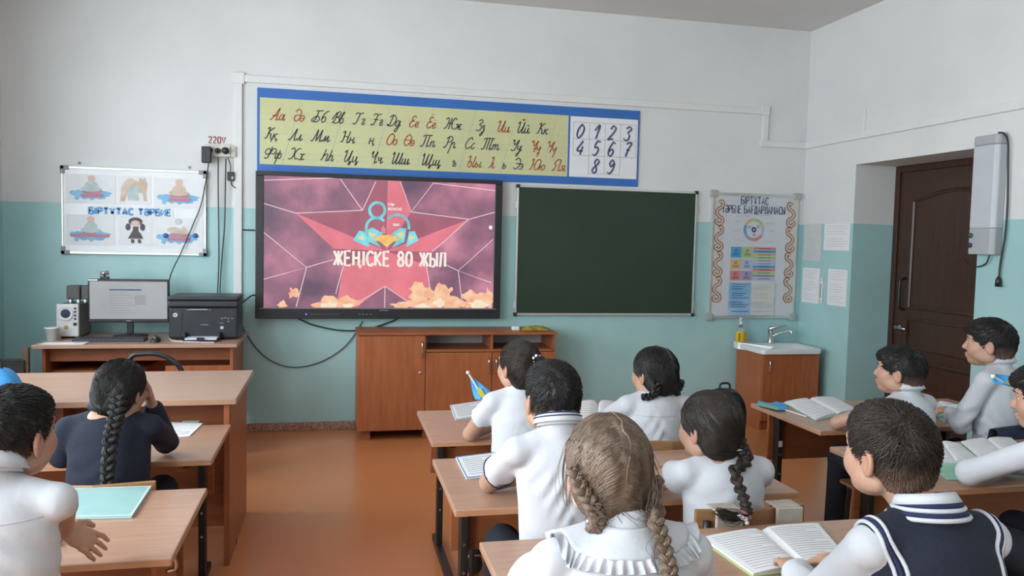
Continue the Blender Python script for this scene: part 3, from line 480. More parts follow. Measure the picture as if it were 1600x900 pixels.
def flat(name, polys, mt, parent, y):
    mm = MB()
    for i_, p in enumerate(polys): mm.add([(u, y - .00015 * i_, v) for u, v in p], [tuple(range(len(p)))])
    return mm.build(name, mt, parent)
sheets = [(105, 182, 271, 319), (186, 237, 273, 321), (241, 320, 277, 326), (105, 180, 334, 384), (188, 238, 337, 384), (240, 318, 338, 388)]
YW = D - .0215
for i, (a, b, c, d) in enumerate(sheets):
    p0, p1 = on_y((a), d - 2), on_y(b, c + 3); x0, x1, z0, z1 = p0.x, min(p1.x, -.922), p0.z, p1.z
    sh = box('picture_sheet', (x0, YW - .001, z0), (x1, D - .0201, z1), PAPER, wb, 0)
    w_, h_ = x1 - x0, z1 - z0; g = lambda u, v: (x0 + u * w_, z0 + v * h_); G = lambda P: [g(*q) for q in P]
    if i in (0, 2, 3, 5):
        flat('map_print', [G([(.06 + q[0] * .88, .05 + q[1] * .62) for q in MAP])], PB, sh, YW - .002)
        flat('caption_print', [G([(.3, .22), (.75, .22), (.75, .32), (.3, .32)]), G([(.34, .34), (.7, .34), (.7, .46), (.34, .46)])] if i != 3 else [G([(.1, .26), (.9, .26), (.9, .36), (.1, .36)]), G([(.35, .37), (.62, .37), (.62, .46), (.35, .46)])], PRED, sh, YW - .003)
        flat('figure_print', [G([(.36, .44), (.66, .44), (.64, .66), (.56, .78), (.46, .78), (.38, .66)]), G(ellp(.5, .5, .2, .1))] if i != 5 else [G(ellp(.42, .58, .14, .1)), G([(.5, .44), (.7, .46), (.68, .6), (.6, .72)])], PB2 if i in (3, 0) else PTAN, sh, YW - .0035)
        flat('head_print', [G(ellp(.51, .86, .075, .1))], PSKIN if i != 5 else PB2, sh, YW - .004)
    elif i == 1:
        flat('horse_print', [G([(.06, .1), (.1, .6), (.2, .8), (.45, .86), (.62, .8), (.66, .95), (.74, .88), (.82, .96), (.9, .7), (.86, .4), (.88, .12), (.78, .12), (.74, .4), (.3, .45), (.2, .1)])], PTAN, sh, YW - .002)
        flat('coat_print', [G([(.3, .14), (.64, .14), (.6, .42), (.68, .58), (.42, .66), (.28, .52)])], PB2, sh, YW - .003)
        flat('head_print', [G(ellp(.44, .74, .12, .12))], PSKIN, sh, YW - .0035); flat('hair_print', [G(ellp(.38, .8, .13, .11))], PTAN, sh, YW - .004)
    else:
        flat('dress_print', [G([(.26, .22), (.74, .22), (.6, .56), (.6, .66), (.42, .66), (.42, .54)]), G([(.36, .06), (.46, .06), (.46, .2), (.36, .2)]), G([(.58, .06), (.68, .06), (.66, .2), (.56, .2)])], PDK, sh, YW - .002)
        flat('sleeve_print', [G(ellp(.35, .58, .06, .1))], PAPER, sh, YW - .0025); flat('sleeve_print', [G(ellp(.66, .55, .07, .12))], PAPER, sh, YW - .0025); flat('hair_print', [G(ellp(.5, .84, .22, .15)), G(ellp(.27, .64, .08, .13)), G(ellp(.72, .64, .08, .13))], PDK, sh, YW - .003)
        flat('face_print', [G(ellp(.5, .78, .14, .1))], PSKIN, sh, YW - .004)
p0 = on_y(141, 334); p1 = on_y(268, 338)
hs = box('heading_strip', (on_y(138, 336).x, YW - .002, p0.z - .012), (on_y(272, 336).x, YW, p0.z + .052), PAPER, wb, 0)
block_parts('БІРТҰТАС ТӘРБИЕ', p0.x, p0.z, .042, .0165, fwall(YW - .003), (p1.x - p0.x) / text_w('БІРТҰТАС ТӘРБИЕ', .042), mat('heading_blue', (.14, .36, .68), .6, var=.08), hs, 'heading_letter')
for px, py in ((260, 368), (306, 368)):
    q = on_y(px, py); MB().lathe([(.017, 0), (.017, -.007), (.013, -.011)], (q.x, YW - .0042, q.z), 16, 1).build('round_magnet', mat('magnet_blue', (.03, .13, .42), .35, var=.1), wb, True)

# ------------------------------------------------------------------ programme poster board
pb = thing('poster_board', 'tall framed poster board with ornamental side borders and programme chart', 'poster', (3.44, D, .855))
PX0, PX1, PZ0, PZ1 = 3.055, 3.825, .86, 1.885
box('board_surface', (PX0, D - .02, PZ0), (PX1, D - .003, PZ1), mat('poster_white', (.60, .63, .68), .3, var=.02), pb, 0)
MB().box((PX0 - .012, D - .026, PZ1 - .012), (PX1 + .012, D - .002, PZ1 + .012)).box((PX0 - .012, D - .026, PZ0 - .012), (PX1 + .012, D - .002, PZ0 + .012)).box((PX0 - .012, D - .026, PZ0 + .012), (PX0 + .01, D - .002, PZ1 - .012)).box((PX1 - .01, D - .026, PZ0 + .012), (PX1 + .012, D - .002, PZ1 - .012)).build('frame', ALU, pb, bevel=.003)
for x in (PX0, PX1):
    for z in (PZ0, PZ1): box('corner_cap', (x - .03, D - .03, z - .03), (x + .03, D - .002, z + .03), mat('cap_grey', (.4, .41, .4), .5, var=.04), pb, .008)
YP = D - .0215; fp = fwall(YP)
CREAMP, BRN = mat('ornament_cream', (.62, .52, .42), .6, var=.05), mat('ornament_brown', (.24, .09, .055), .6, var=.15)
for xc in (PX0 + .055, PX1 - .055):
    st = flat('border_strip', [[(xc - .04, .98), (xc + .04, .98), (xc + .04, 1.86), (xc - .04, 1.86)]], mat('border_pale', (.6, .58, .57), .6, var=.03), pb, YP)
    orn, orc = MB(), MB()
    for k in range(4):
        z0 = 1.0 + k * .213; sgn = 1 if xc < 3.4 else -1
        P = [(-.005, .17), (.018, .185), (.03, .165), (.022, .14), (-.01, .12), (-.026, .09), (-.005, .06), (.022, .045), (.03, .02), (.012, -.002), (-.015, 0), (-.028, .018), (-.012, .034)]
        Q = spline([(xc + sgn * a, z0 + b) for a, b in P], 5); Q2 = spline([(xc + sgn * a * .62, z0 + .09 + (b - .09) * .9) for a, b in P], 5)
        orn.ribbon(Q, .03, fwall(YP - .001)); orc.ribbon(Q, .015, fwall(YP - .002))
    orn.build('scroll', BRN, st); orc.build('scroll_inlay', CREAMP, st)
a, b = on_y(1156, 319), on_y(1198, 319); block_parts('БІРТҰТАС', a.x, a.z, .062, .0075, fwall(YP - .001), (b.x - a.x) / text_w('БІРТҰТАС', .062), NAVYINK, pb, 'heading_letter')
a, b = on_y(1126, 332), on_y(1224, 332); block_parts('ТӘРБИЕ БАҒДАРЛАМАСЫ', a.x, a.z, .062, .0075, fwall(YP - .001), (b.x - a.x) / text_w('ТӘРБИЕ БАҒДАРЛАМАСЫ', .062), NAVYINK, pb, 'heading_letter')
cc = on_y(1176, 359); mm = {}
PC = {'o': (.62, .42, .2), 'g': (.40, .52, .22), 'l': (.42, .48, .62), 'r': (.62, .22, .22), 'p': (.36, .32, .48), 'b': (.08, .34, .62)}
PM = {k: mat('chart_' + k, v, .55, var=.06, scale=14) for k, v in PC.items()}
for k, a0, a1 in (('o', 92, 155), ('b', 155, 205), ('p', 205, 270), ('r', 270, 325), ('l', 325, 385), ('g', 25, 92)):
    ring = MB(); ring.ribbon([(cc.x + .083 * math.cos(math.radians(t)), cc.z + .083 * math.sin(math.radians(t))) for t in np.linspace(a0, a1, 14)], .026, fp); ring.build('ring_segment', PM[k], pb)
ring = MB(); ring.ribbon([(cc.x + .016 * math.cos(t), cc.z + .016 * math.sin(t)) for t in np.linspace(0, 6.283, 14)], .014, fp)
for a in range(3):
    for j in range(3):
        q = (cc.x + .045 * math.cos(2.1 * a + .6), cc.z + .045 * math.sin(2.1 * a + .6)); ring.ribbon([(q[0] - .012, q[1] + .008 * (j - 1)), (q[0] + .012, q[1] + .008 * (j - 1) + .004)], .003, fp)
ring.build('ring_centre', NAVYINK, pb)
mm = MB()
for px0, px1, py in ((1145, 1174, 333.5), (1148, 1170, 337.5), (1178, 1203, 334), (1179, 1202, 336.5), (1145, 1156, 346), (1144, 1155, 360), (1145, 1154, 374), (1194, 1208, 349), (1200, 1207, 361), (1193, 1207, 378)):
    a, b = on_y(px0, py), on_y(px1, py); mm.ribbon([(a.x, a.z), (b.x, b.z)], .006, fp)
mm.build('small_text_lines', INKG, pb)
gx0, gx1, gx2, gx3 = (on_y(p, 420).x for p in (1139, 1156, 1174, 1209)); zz = [on_y(1170, p).z for p in (386, 403, 405, 421, 423, 438)]
for (k1, k2), j in ((('b', 'g'), 0), (('o', 'l'), 2), (('r', 'p'), 4)):
    for k, xa, xb in ((k1, gx0, gx1 - .003), (k2, gx1, gx2 - .003)):
        t = flat('colour_tile', [[(xa, zz[j + 1]), (xb, zz[j + 1]), (xb, zz[j]), (xa, zz[j])]], PM[k], pb, YP)
        mk2 = MB(); xm, zm = (xa + xb) / 2, (zz[j] + zz[j + 1]) / 2
        mk2.ribbon(ellp(xm, zm + .014, .012, .01, 10) , .005, fwall(YP - .001))
        for dz in (-.012, -.022): mk2.ribbon([(xm - .028, zm + dz), (xm + .028, zm + dz)], .004, fwall(YP - .001))
        mk2.build('tile_mark', NAVYINK, t)
bands = 'rbogllbrgpl'
for i, k in enumerate(bands):
    z1 = zz[0] + (zz[5] - zz[0]) * i / 11; z0 = zz[0] + (zz[5] - zz[0]) * (i + .86) / 11
    t = flat('colour_band', [[(gx2, z0), (gx3, z0), (gx3, z1), (gx2, z1)]], PM[k], pb, YP)
    q = MB(); q.ribbon([(gx2 + .05, (z0 + z1) / 2), (gx3 - .05, (z0 + z1) / 2)], .004, fwall(YP - .001)); q.build('band_text', NAVYINK, t)
lz0, lz1 = on_y(1170, 492).z, on_y(1170, 441).z
for nm, xa, xb, mt in (('blue_leaflet', gx0 - .006, gx2 - .01, mat('leaflet_blue', (.20, .42, .66), .5, col2=(.42, .58, .74), scale=5)), ('pale_leaflet', gx2 - .01, gx3, mat('leaflet_pale', (.58, .61, .64), .45, col2=(.66, .65, .58), scale=6))):
    q = MB(); n = 16
    vs = [(xa + (xb - xa) * (k % 2), YP - .004 - .004 * math.sin(k // 2 * .9) - .002 * (k % 2), lz1 + (lz0 - lz1) * (k // 2) / n) for k in range(2 * n + 2)]
    q.add(vs, [(2 * k, 2 * k + 1, 2 * k + 3, 2 * k + 2) for k in range(n)]); lf = q.build(nm, mt, pb, True)
    q = MB()
    for k in range(13):
        if k % 4 != 3: q.ribbon([(xa + .02, lz1 - .016 - k * .019), (xb - .02 - .03 * (k % 3), lz1 - .016 - k * .019)], .004, fwall(YP - .0125))
    q.build('text_lines', INKG if nm[0] == 'p' else NAVYINK, lf)

# notices on the right wall
def notice(px0, py0, px1, py1, label, extra=None):
    a, b = on_x(px0, py0), on_x(px1, py1); y1, y0, z1, z0 = min(a.y, D - .004), b.y, a.z, b.z
    o = tag(box('wall_notice', (R - .003, y0, z0), (R - .0008, y1, z1), PAPER if extra != 'grey' else mat('paper_grey', (.6, .62, .62), .6, var=.03), None, 0), label, 'notice', 'notices taped beside the poster board')
    q = MB(); n = int((z1 - z0) / .02)
    for k in range(1, n):
        if (k * 7) % 5: q.ribbon([(y1 - .03, z1 - k * .02), (y0 + .03 + .04 * (k % 3 == 0), z1 - k * .02)], .003, lambda u, v, d: (R - .004, u, v))
    q.build('text_lines', INKG, o)
notice(1258, 350, 1282, 408, 'upper grey notice sheet nearest the poster board', 'grey'); notice(1289, 350, 1327, 392, 'wide white notice sheet at upper spot next to the door recess')
notice(1255, 418, 1279, 475, 'lower notice sheet with two small crests at its head'); notice(1295, 420, 1322, 480, 'lower white notice sheet of plain text next to the door recess')
a, b = on_x(1284, 434), on_x(1287, 475)
th = thing('wall_thermometer', 'slim white wall thermometer between the two lower notices', 'thermometer', (R, a.y, b.z))
box('plate', (R - .012, a.y - .026, b.z), (R - .001, a.y, a.z), WHITE, th, .003); MB().tube([(R - .014, a.y - .013, b.z + .05), (R - .014, a.y - .013, a.z - .05)], .003, 6).build('glass_tube', INKR, th)
for z in (a.z - .02, b.z + .02): MB().lathe([(.004, 0), (.004, -.003)], (R - .012, a.y - .013, z), 8, 0).build('screw', BLACKM, th)

# ------------------------------------------------------------------ sockets and power leads
pw = thing('power_socket', 'cream triple wall socket below the painted voltage mark', 'socket', (-.81, D, 2.0))
box('socket_box', (-.916, D - .045, 2.012), (-.735, D - .001, 2.096), CREAM, pw, .006); box('end_block', (-.735, D - .04, 2.012), (-.7, D - .001, 2.09), CREAM, pw, .006)
for x in (-.87, -.82, -.77): MB().lathe([(.02, 0), (.02, -.003), (.017, -.003), (.016, 0)], (x, D - .045, 2.055), 16, 1).build('outlet', CREAM, pw, True)
mm = MB(); a, b = on_y(326, 223), on_y(352, 223); block_text(mm, '220V', a.x, a.z, .045, .0085, fwall(D - .0012), (b.x - a.x) / text_w('220V', .045)); mm.build('voltage_mark', mat('mark_red', (.28, .05, .07), .7, var=.15), pw)
def lead(name, label, pts, r=.0045, mt=None): return tag(MB().tube(spline(pts, 10), r, 7).build(name, mt or BLACK, None, True), label, 'cable')
ad = thing('power_adapter', 'square black power adapter plugged in the first outlet of the wall socket', 'adapter', (-.89, D - .05, 1.97)); box('body', (-.925, D - .1, 1.96), (-.862, D - .046, 2.075), BLACK, ad, .006)
q = [on_y(px, py, D - y) for px, py, y in ((327, 250, .07), (322, 280, .05), (314, 320, .045), (302, 350, .045), (285, 390, .05), (266, 432, .12), (262, 470, .28))]
MB().tube(spline([tuple(v) for v in q], 10), .004, 6).build('lead', BLACK, ad, True)
for (nm, px, label, pts) in (('power_plug', 340, 'round black plug in the middle outlet with lead hanging to the printer', ((341, 246, .06), (341, 300, .035), (342, 400, .035), (340, 462, .05), (341, 500, .08))), ('power_plug', 353, 'bulky black plug in the last outlet with two leads', ((353, 248, .06), (352, 300, .035), (351, 350, .035), (347, 400, .035), (344, 450, .05), (345, 500, .08)))):
    c = on_y(px, 236, D - .05); pl = thing(nm, label, 'plug', (c.x, D - .045, c.z)); bulky = px == 353
    MB().lathe([(.02, 0), (.024 if bulky else .019, -.012), (.024 if bulky else .017, -.045), (.012, -.055)], (c.x, D - .046, c.z), 14, 1).build('body', BLACK, pl, True)
    MB().tube(spline([tuple(on_y(a, b, D - y)) for a, b, y in pts], 10), .0045, 6).build('lead', BLACK, pl, True)
ib = thing('inline_power_box', 'small black inline box hanging on a lead below the socket', 'adapter', (on_y(361, 275).x, D - .03, 1.86))
a, b = on_y(356, 269), on_y(367, 283); box('body', (a.x, D - .04, b.z), (b.x, D - .004, a.z), BLACK, ib, .004); flat('sticker', [[(a.x + .03, b.z + .01), (b.x - .006, b.z + .01), (b.x - .006, b.z + .03), (a.x + .03, b.z + .03)]], INKG, ib, D - .041)
MB().tube(spline([tuple(on_y(p, y_, D - .03)) for p, y_ in ((356, 246), (360, 258), (360, 270))], 6), .004, 6).build('lead', BLACK, ib, True); MB().tube(spline([tuple(on_y(p, y_, D - .025)) for p, y_ in ((361, 283), (362, 289), (368, 294))], 6), .004, 6).build('lead', BLACK, ib, True)
lead('signal_cable', 'thin dark cable drooping from the trunking to the cabinet below the screen', [tuple(on_y(px, py, D - .012)) for px, py in ((374, 500), (384, 520), (404, 548), (430, 567), (462, 574), (500, 566), (535, 545), (556, 520), (566, 502))], .0038)
lead('looped_cable', 'black cable looping below the middle of the screen', [tuple(on_y(px, py, D - .02)) for px, py in ((466, 498), (490, 508), (530, 516), (570, 515), (610, 503), (622, 497))], .0055)
lead('screen_cable', 'short black cable running from the printer side to the screen', [tuple(on_y(px, py, D - y)) for px, py, y in ((380, 472, .22), (386, 467, .16), (393, 462, .06), (402, 461, .03))], .006)
lead('antenna_wire', 'short stiff black wire poking out beside the screen edge', [tuple(on_y(px, py, D - .02)) for px, py in ((379, 359), (390, 359.5), (402, 360))], .005)

# ------------------------------------------------------------------ air recirculator on the right wall
rc = thing('air_recirculator', 'grey wall-mounted air recirculator with black cord by the door', 'appliance', (R, 4.02, 1.43))
RY0, RY1, RZ0, RZ1 = 4.0, 4.2, 1.44, 2.16
LG = mat('case_grey', (.52, .55, .6), .4, var=.02); MG = mat('case_midgrey', (.40, .42, .45), .45, var=.03)
def rbox(y0, y1, z0, z1, x0):
    prof = [(y0, 0), (y0, -.05), (y0 + .02, -.07), (y1 - .02, -.07), (y1, -.05), (y1, 0)]
    vs = [(R - .002 + d, y, z) for z in (z0, z1) for y, d in prof]; n = 6
    return MB().add(vs, [tuple(range(n)), tuple(range(2 * n - 1, n - 1, -1))] + [(i, (i + 1) % n, (i + 1) % n + n, i + n) for i in range(n)])
rbox(RY0, RY1, RZ0 + .16, RZ1 - .06, 0).build('case', LG, rc, bevel=.006); rbox(RY0, RY1, RZ0, RZ0 + .16, 0).build('control_section', MG, rc, bevel=.006); rbox(RY0, RY1, RZ1 - .06, RZ1, 0).build('top_cap', MG, rc, bevel=.01)
for z, c in ((1.555, (.02, .1, .05)), (1.495, (.03, .03, .06))): MB().lathe([(.016, 0), (.016, -.008), (.012, -.012)], (R - .072, 4.165, z), 14, 0).build('push_button', mat('button%d' % (z * 1000), c, .3, var=.05), rc, True)
cp = [on_x(px, py, R - o) for px, py, o in ((1560, 207, .05), (1569, 209, .035), (1575, 222, .03), (1575, 260, .025), (1574, 320, .02), (1570, 370, .02), (1563, 412, .02), (1561, 432, .02))]
MB().tube(spline([tuple(p) for p in cp], 10), .006, 7).build('cord', BLACK, rc, True)
pz = on_x(1560, 440, R - .02); MB().tube([(pz.x, pz.y, pz.z + .03), (pz.x, pz.y, pz.z + .01), (pz.x, pz.y, pz.z - .03)], [.008, .017, .019], 12).build('plug', BLACK, rc, True); MB().tube([(pz.x, pz.y - .018, pz.z - .02), (pz.x, pz.y - .04, pz.z - .026)], .003, 6).build('plug_pin', STEEL, rc)
MB().tube(spline([tuple(on_x(px, py, R - o)) for px, py, o in ((1546, 399, .03), (1540, 412, .02), (1525, 417, .008), (1512, 412, .006), (1505, 402, .004))], 8), .0045, 6).build('sensor_lead', BLACK, rc, True)
tag(box('wall_box', (R - .05, 3.62, 1.66), (R - .001, 3.665, 1.76), WHITE, None, .006), 'small white wall box at the foot of the vertical trunking', 'switch')

# ------------------------------------------------------------------ low cabinet under the screen
CX0, CX1, CY0, CZ = .162, 1.62, 5.68, .765
cb = thing('low_cabinet', 'low wooden cabinet with three doors and two open shelves below the screen', 'cabinet', ((CX0 + CX1) / 2, CY0, 0))
box('top_board', (CX0 - .006, CY0 - .012, CZ), (CX1 + .01, D - .03, CZ + .02), OAKH, cb, .003)
xs = [CX0, .647, 1.137, CX1]
for x in (CX0, .639, 1.129, CX1 - .016): box('upright', (x, CY0 + .018, .07), (x + .016, D - .03, CZ), OAKV, cb, .001)
box('back_panel', (CX0 + .016, D - .036, .07), (CX1 - .016, D - .031, CZ), mat('pale_backing', (.5, .47, .43), .6, var=.04), cb, 0)
box('bottom_board', (CX0, CY0 + .018, .07), (CX1, D - .037, .088), OAKV, cb, .001); box('shelf', (.655, CY0 + .005, .64), (CX1 - .016, D - .037, .658), OAKH, cb, .001)
for x in (CX0 + .05, .64, CX1 - .09): box('foot', (x, CY0 + .05, 0), (x + .05, D - .08, .07), OAKV, cb, .002)
for xa, xb, z1, hx in ((xs[0] + .002, .645, CZ - .004, .62), (.65, 1.134, .636, 1.11), (1.14, CX1 - .002, .636, 1.165)):
    dd = box('cabinet_door', (xa, CY0, .075), (xb, CY0 + .017, z1), OAKV, cb, .0015); zc = z1 - .1
    MB().tube(spline([(hx, CY0, zc + .055), (hx, CY0 - .025, zc + .045), (hx, CY0 - .028, zc), (hx, CY0 - .025, zc - .045), (hx, CY0, zc - .055)], 5), .006, 8).build('handle', STEEL, dd, True)
    if xa < .3: MB().lathe([(.012, 0), (.012, -.006), (.006, -.008)], (.61, CY0, .49), 12, 1).build('lock', STEEL, dd)
q = on_y(806, 516, 5.8); tag(box('chalk_eraser', (q.x - .03, 5.78, CZ + .02), (q.x + .025, 5.83, CZ + .05), WHITE, None, .006), 'small white eraser block on the low cabinet top', 'eraser')
CLOTHM = mat('mustard_cloth', (.30, .22, .03), .9, var=.35, scale=25, bump=.3)
q = on_y(834, 515, 5.8); vs = []; n = 15
for i in range(n):
    for j in range(n):
        u, v = i / (n - 1) - .5, j / (n - 1) - .5; e = max(abs(u), abs(v)) * 2
        vs.append((q.x + u * .19 + .01 * math.sin(9 * v), 5.8 + v * .12, CZ + .0235 + (1 - e ** 3) * (.016 + .016 * abs(math.sin(6 * u + 4 * v + 1)) + .02 * max(0, u))))
me = bpy.data.meshes.new('cloth'); me.from_pydata(vs, [], [(i * n + j, (i + 1) * n + j, (i + 1) * n + j + 1, i * n + j + 1) for i in range(n - 1) for j in range(n - 1)])
co = link('cleaning_cloth', me, CLOTHM, None, True); tag(co, 'crumpled mustard cleaning cloth lying on the low cabinet', 'cloth'); sm = co.modifiers.new('thick', 'SOLIDIFY'); sm.thickness = .003

# ------------------------------------------------------------------ wash basin
KX0, KX1, KY0, KZ = 3.305, 3.805, 5.625, .64
sk = thing('wash_basin', 'white wash basin on brown cabinet in the corner below the poster board', 'sink', ((KX0 + KX1) / 2, KY0, 0))
SINKW = mat('basin_white', (.72, .75, .76), .2, var=.02)
box('side_panel', (KX0, KY0 + .018, .0), (KX0 + .016, D - .04, KZ - .03), OAKV, sk, .001); box('side_panel', (KX1 - .016, KY0 + .018, 0), (KX1, D - .04, KZ - .03), OAKV, sk, .001)
box('plinth', (KX0 + .016, KY0 + .04, 0), (KX1 - .016, KY0 + .055, .07), OAKV, sk, .001); box('rear_panel', (KX0 + .016, D - .052, 0), (KX1 - .016, D - .042, KZ - .03), OAKV, sk, 0)
dd = box('cabinet_door', (KX0 + .002, KY0, .075), (KX1 - .002, KY0 + .017, KZ - .03), OAKV, sk, .002)
MB().tube(spline([(KX0 + .05, KY0, .56), (KX0 + .05, KY0 - .022, .55), (KX0 + .05, KY0 - .026, .51), (KX0 + .05, KY0 - .022, .47), (KX0 + .05, KY0, .46)], 5), .006, 8).build('handle', STEEL, dd, True)
bx0, bx1, by0, by1 = KX0 - .02, KX1 + .015, KY0 - .02, D - .03
def rr(x0, x1, y0, y1, r, n=6):
    out = []
    for cx, cy, a in ((x1 - r, y1 - r, 0), (x0 + r, y1 - r, 90), (x0 + r, y0 + r, 180), (x1 - r, y0 + r, 270)):
        for k in range(n + 1): t = math.radians(a + 90 * k / n); out.append((cx + r * math.cos(t), cy + r * math.sin(t)))
    return out
rings = []
for (ins, z, yb) in ((0, KZ - .03, 0), (-.004, KZ + .002, 0), (.006, KZ + .012, 0), (.035, KZ + .008, .11), (.06, KZ - .03, .13), (.1, KZ - .1, .15), (.16, KZ - .12, .18)):
    rings.append([(x, y, z) for x, y in rr(bx0 + ins, bx1 - ins, by0 + ins, by1 - ins - yb * .8, max(.02, .045 - ins * .1))])
n = len(rings[0]); m = MB(); m.add([v for r_ in rings for v in r_], [(i * n + k, i * n + (k + 1) % n, (i + 1) * n + (k + 1) % n, (i + 1) * n + k) for i in range(len(rings) - 1) for k in range(n)] + [tuple(range((len(rings) - 1) * n, len(rings) * n))])
m.build('basin', SINKW, sk, True)
fx_, fy_ = 3.58, D - .1
m = MB().tube([(fx_, fy_, KZ + .005), (fx_, fy_, KZ + .02), (fx_, fy_, KZ + .11)], [.03, .024, .024], 14).tube(spline([(fx_, fy_, KZ + .06), (fx_ + .05, fy_ - .06, KZ + .10), (fx_ + .1, fy_ - .13, KZ + .125), (fx_ + .105, fy_ - .14, KZ + .105)], 6), .011, 10)
m.tube([(fx_ - .005, fy_, KZ + .11), (fx_, fy_, KZ + .135), (fx_ + .03, fy_ - .03, KZ + .145), (fx_ + .1, fy_ - .06, KZ + .165)], [.024, .022, .013, .006], 10).build('tap', STEEL, sk, True)
m = MB().add([(KX0 - .04, D - .12, KZ - .035), (KX0 + .11, KY0 + .16, KZ - .045), (KX0 + .16, KY0 + .12, KZ + .012), (KX0 - .03, D - .12, KZ + .018), (KX0 - .03, D - .04, KZ - .035), (KX0 + .1, D - .04, KZ - .04), (KX0 + .1, D - .04, KZ + .012), (KX0 - .03, D - .04, KZ + .018)], [(0, 1, 2, 3), (4, 7, 6, 5), (0, 3, 7, 4), (1, 5, 6, 2), (3, 2, 6, 7), (0, 4, 5, 1)])
m.build('splash_corner', SINKW, sk)
q = on_y(1157, 520, D - .09); sb = thing('soap_bottle', 'clear pump bottle of yellow liquid soap on the wash basin', 'bottle', (q.x, D - .09, KZ + .015))
SOAP = mat('soap_yellow', (.62, .50, .02), .2, var=.05); CLEAR = mat('clear_plastic', (.75, .8, .78), .15, trans=.8, var=.02)
def rprism(x, y, z0, z1, wx, wy): return MB().lathe([(1, 0), (1, 1)], (0, 0, 0), 16).v
m = MB(); prof = [(.036, .0), (.038, .006), (.038, .085), (.036, .09)]
m.lathe(prof, (q.x, D - .09, KZ + .0195), 18).build('liquid', SOAP, sb, True); MB().lathe([(.036, .09), (.034, .11), (.016, .125), (.014, .145)], (q.x, D - .09, KZ + .0195), 18).build('shoulder', CLEAR, sb, True)
for s_ in (-1, 1): box('label_strip', (q.x + s_ * .03 - .006, D - .128, KZ + .03), (q.x + s_ * .03 + .006, D - .122, KZ + .1), mat('label_orange', (.6, .2, .04), .5, var=.05), sb, 0)
MB().lathe([(.015, .145), (.015, .165), (.006, .167), (.006, .185), (.012, .187), (.012, .2)], (q.x, D - .09, KZ + .0195), 14).tube([(q.x, D - .09, KZ + .208), (q.x - .025, D - .115, KZ + .203)], .006, 8).build('pump', WHITE, sb, True)
# ------------------------------------------------------------------ computer desk and what stands on it
QX0, QX1, QY0, QY1, QZ = -1.815, -.612, 5.37, 6.04, .75
pd = thing('computer_desk', 'wooden computer desk against the front wall carrying monitor and printer', 'desk', ((QX0 + QX1) / 2, QY0, 0))
box('top_board', (QX0, QY0, QZ - .024), (QX1, QY1, QZ), OAK, pd, .003)
box('side_panel', (QX0 + .04, QY0 + .06, 0), (QX0 + .058, QY1 - .02, QZ - .024), OAKV, pd, .001); box('side_panel', (QX1 - .05, QY0 + .05, 0), (QX1 - .03, QY1 - .02, QZ - .024), OAKV, pd, .001)
box('back_panel', (QX0 + .058, QY1 - .06, .2), (QX1 - .05, QY1 - .044, QZ - .024), OAKH, pd, 0)
box('apron', (QX0 + .058, QY0 + .12, QZ - .12), (QX1 - .05, QY0 + .136, QZ - .024), OAKH, pd, .001); box('shelf', (QX0 + .058, QY0 + .14, QZ - .2), (-1.2, QY1 - .06, QZ - .184), OAKH, pd, .001)
box('drawer_front', (-1.06, QY0 + .07, .42), (-.664, QY0 + .088, QZ - .15), OAKV, pd, .002)
# monitor
MX0, MX1, MZ0, MZ1, MY = -1.6, -1.095, .85, 1.142, 5.75
mo = thing('computer_monitor', 'black computer monitor with grey web page on screen', 'monitor', (-1.35, MY + .06, QZ))
box('case', (MX0, MY, MZ0), (MX1, MY + .035, MZ1), BLACK, mo, .006); sc = box('display', (MX0 + .012, MY - .002, MZ0 + .024), (MX1 - .012, MY + .001, MZ1 - .016), em('page', (.42, .43, .45), .8, .08, 3), mo, 0)
flat('page_header', [[(-1.468, 1.075), (-1.268, 1.075), (-1.268, 1.066), (-1.468, 1.066)]], em('header', (.03, .06, .18), .8), sc, MY - .003)
mm = MB()
for i in range(9):
    mm.ribbon([(-1.468, 1.05 - i * .017), (-1.36 + .03 * (i % 3), 1.05 - i * .017)], .0025, fwall(MY - .003))
for i in range(6): mm.ribbon([(-1.31, 1.03 - i * .011), (-1.24, 1.03 - i * .011)], .005, fwall(MY - .003))
mm.build('page_text', em('pagetext', (.25, .26, .28), .8), sc); box('sticker', (MX0 + .003, MY - .002, MZ1 - .012), (MX0 + .06, MY - .0005, MZ1 - .003), PAPER, mo, 0); box('brand_mark', (-1.365, MY - .002, MZ0 + .008), (-1.335, MY - .0005, MZ0 + .014), GREY, mo, 0)
MB().box((-1.37, MY + .035, .77), (-1.33, MY + .06, .98)).build('stand_neck', BLACK, mo, bevel=.004); MB().lathe([(.11, 0), (.11, .006), (.03, .014)], (-1.35, MY + .06, QZ), 24).build('stand_base', BLACK, mo, True)
# webcam on the monitor
wc = thing('webcam', 'small webcam clipped on top of the computer monitor', 'webcam', (-1.5, MY + .015, MZ1)); box('clip', (-1.525, MY - .004, MZ1), (-1.475, MY + .04, MZ1 + .016), BLACK, wc, .003); MB().tube([(-1.5, MY + .018, MZ1 + .016), (-1.5, MY + .018, MZ1 + .03)], .008, 8).build('stem', BLACK, wc)
MB().tube([(-1.525, MY + .01, MZ1 + .036), (-1.475, MY + .01, MZ1 + .042)], .014, 12).build('head', GREY, wc, True); MB().lathe([(.009, 0), (.009, -.006), (.005, -.008)], (-1.5, MY - .004, MZ1 + .039), 12, 1).build('lens', STEEL, wc, True)
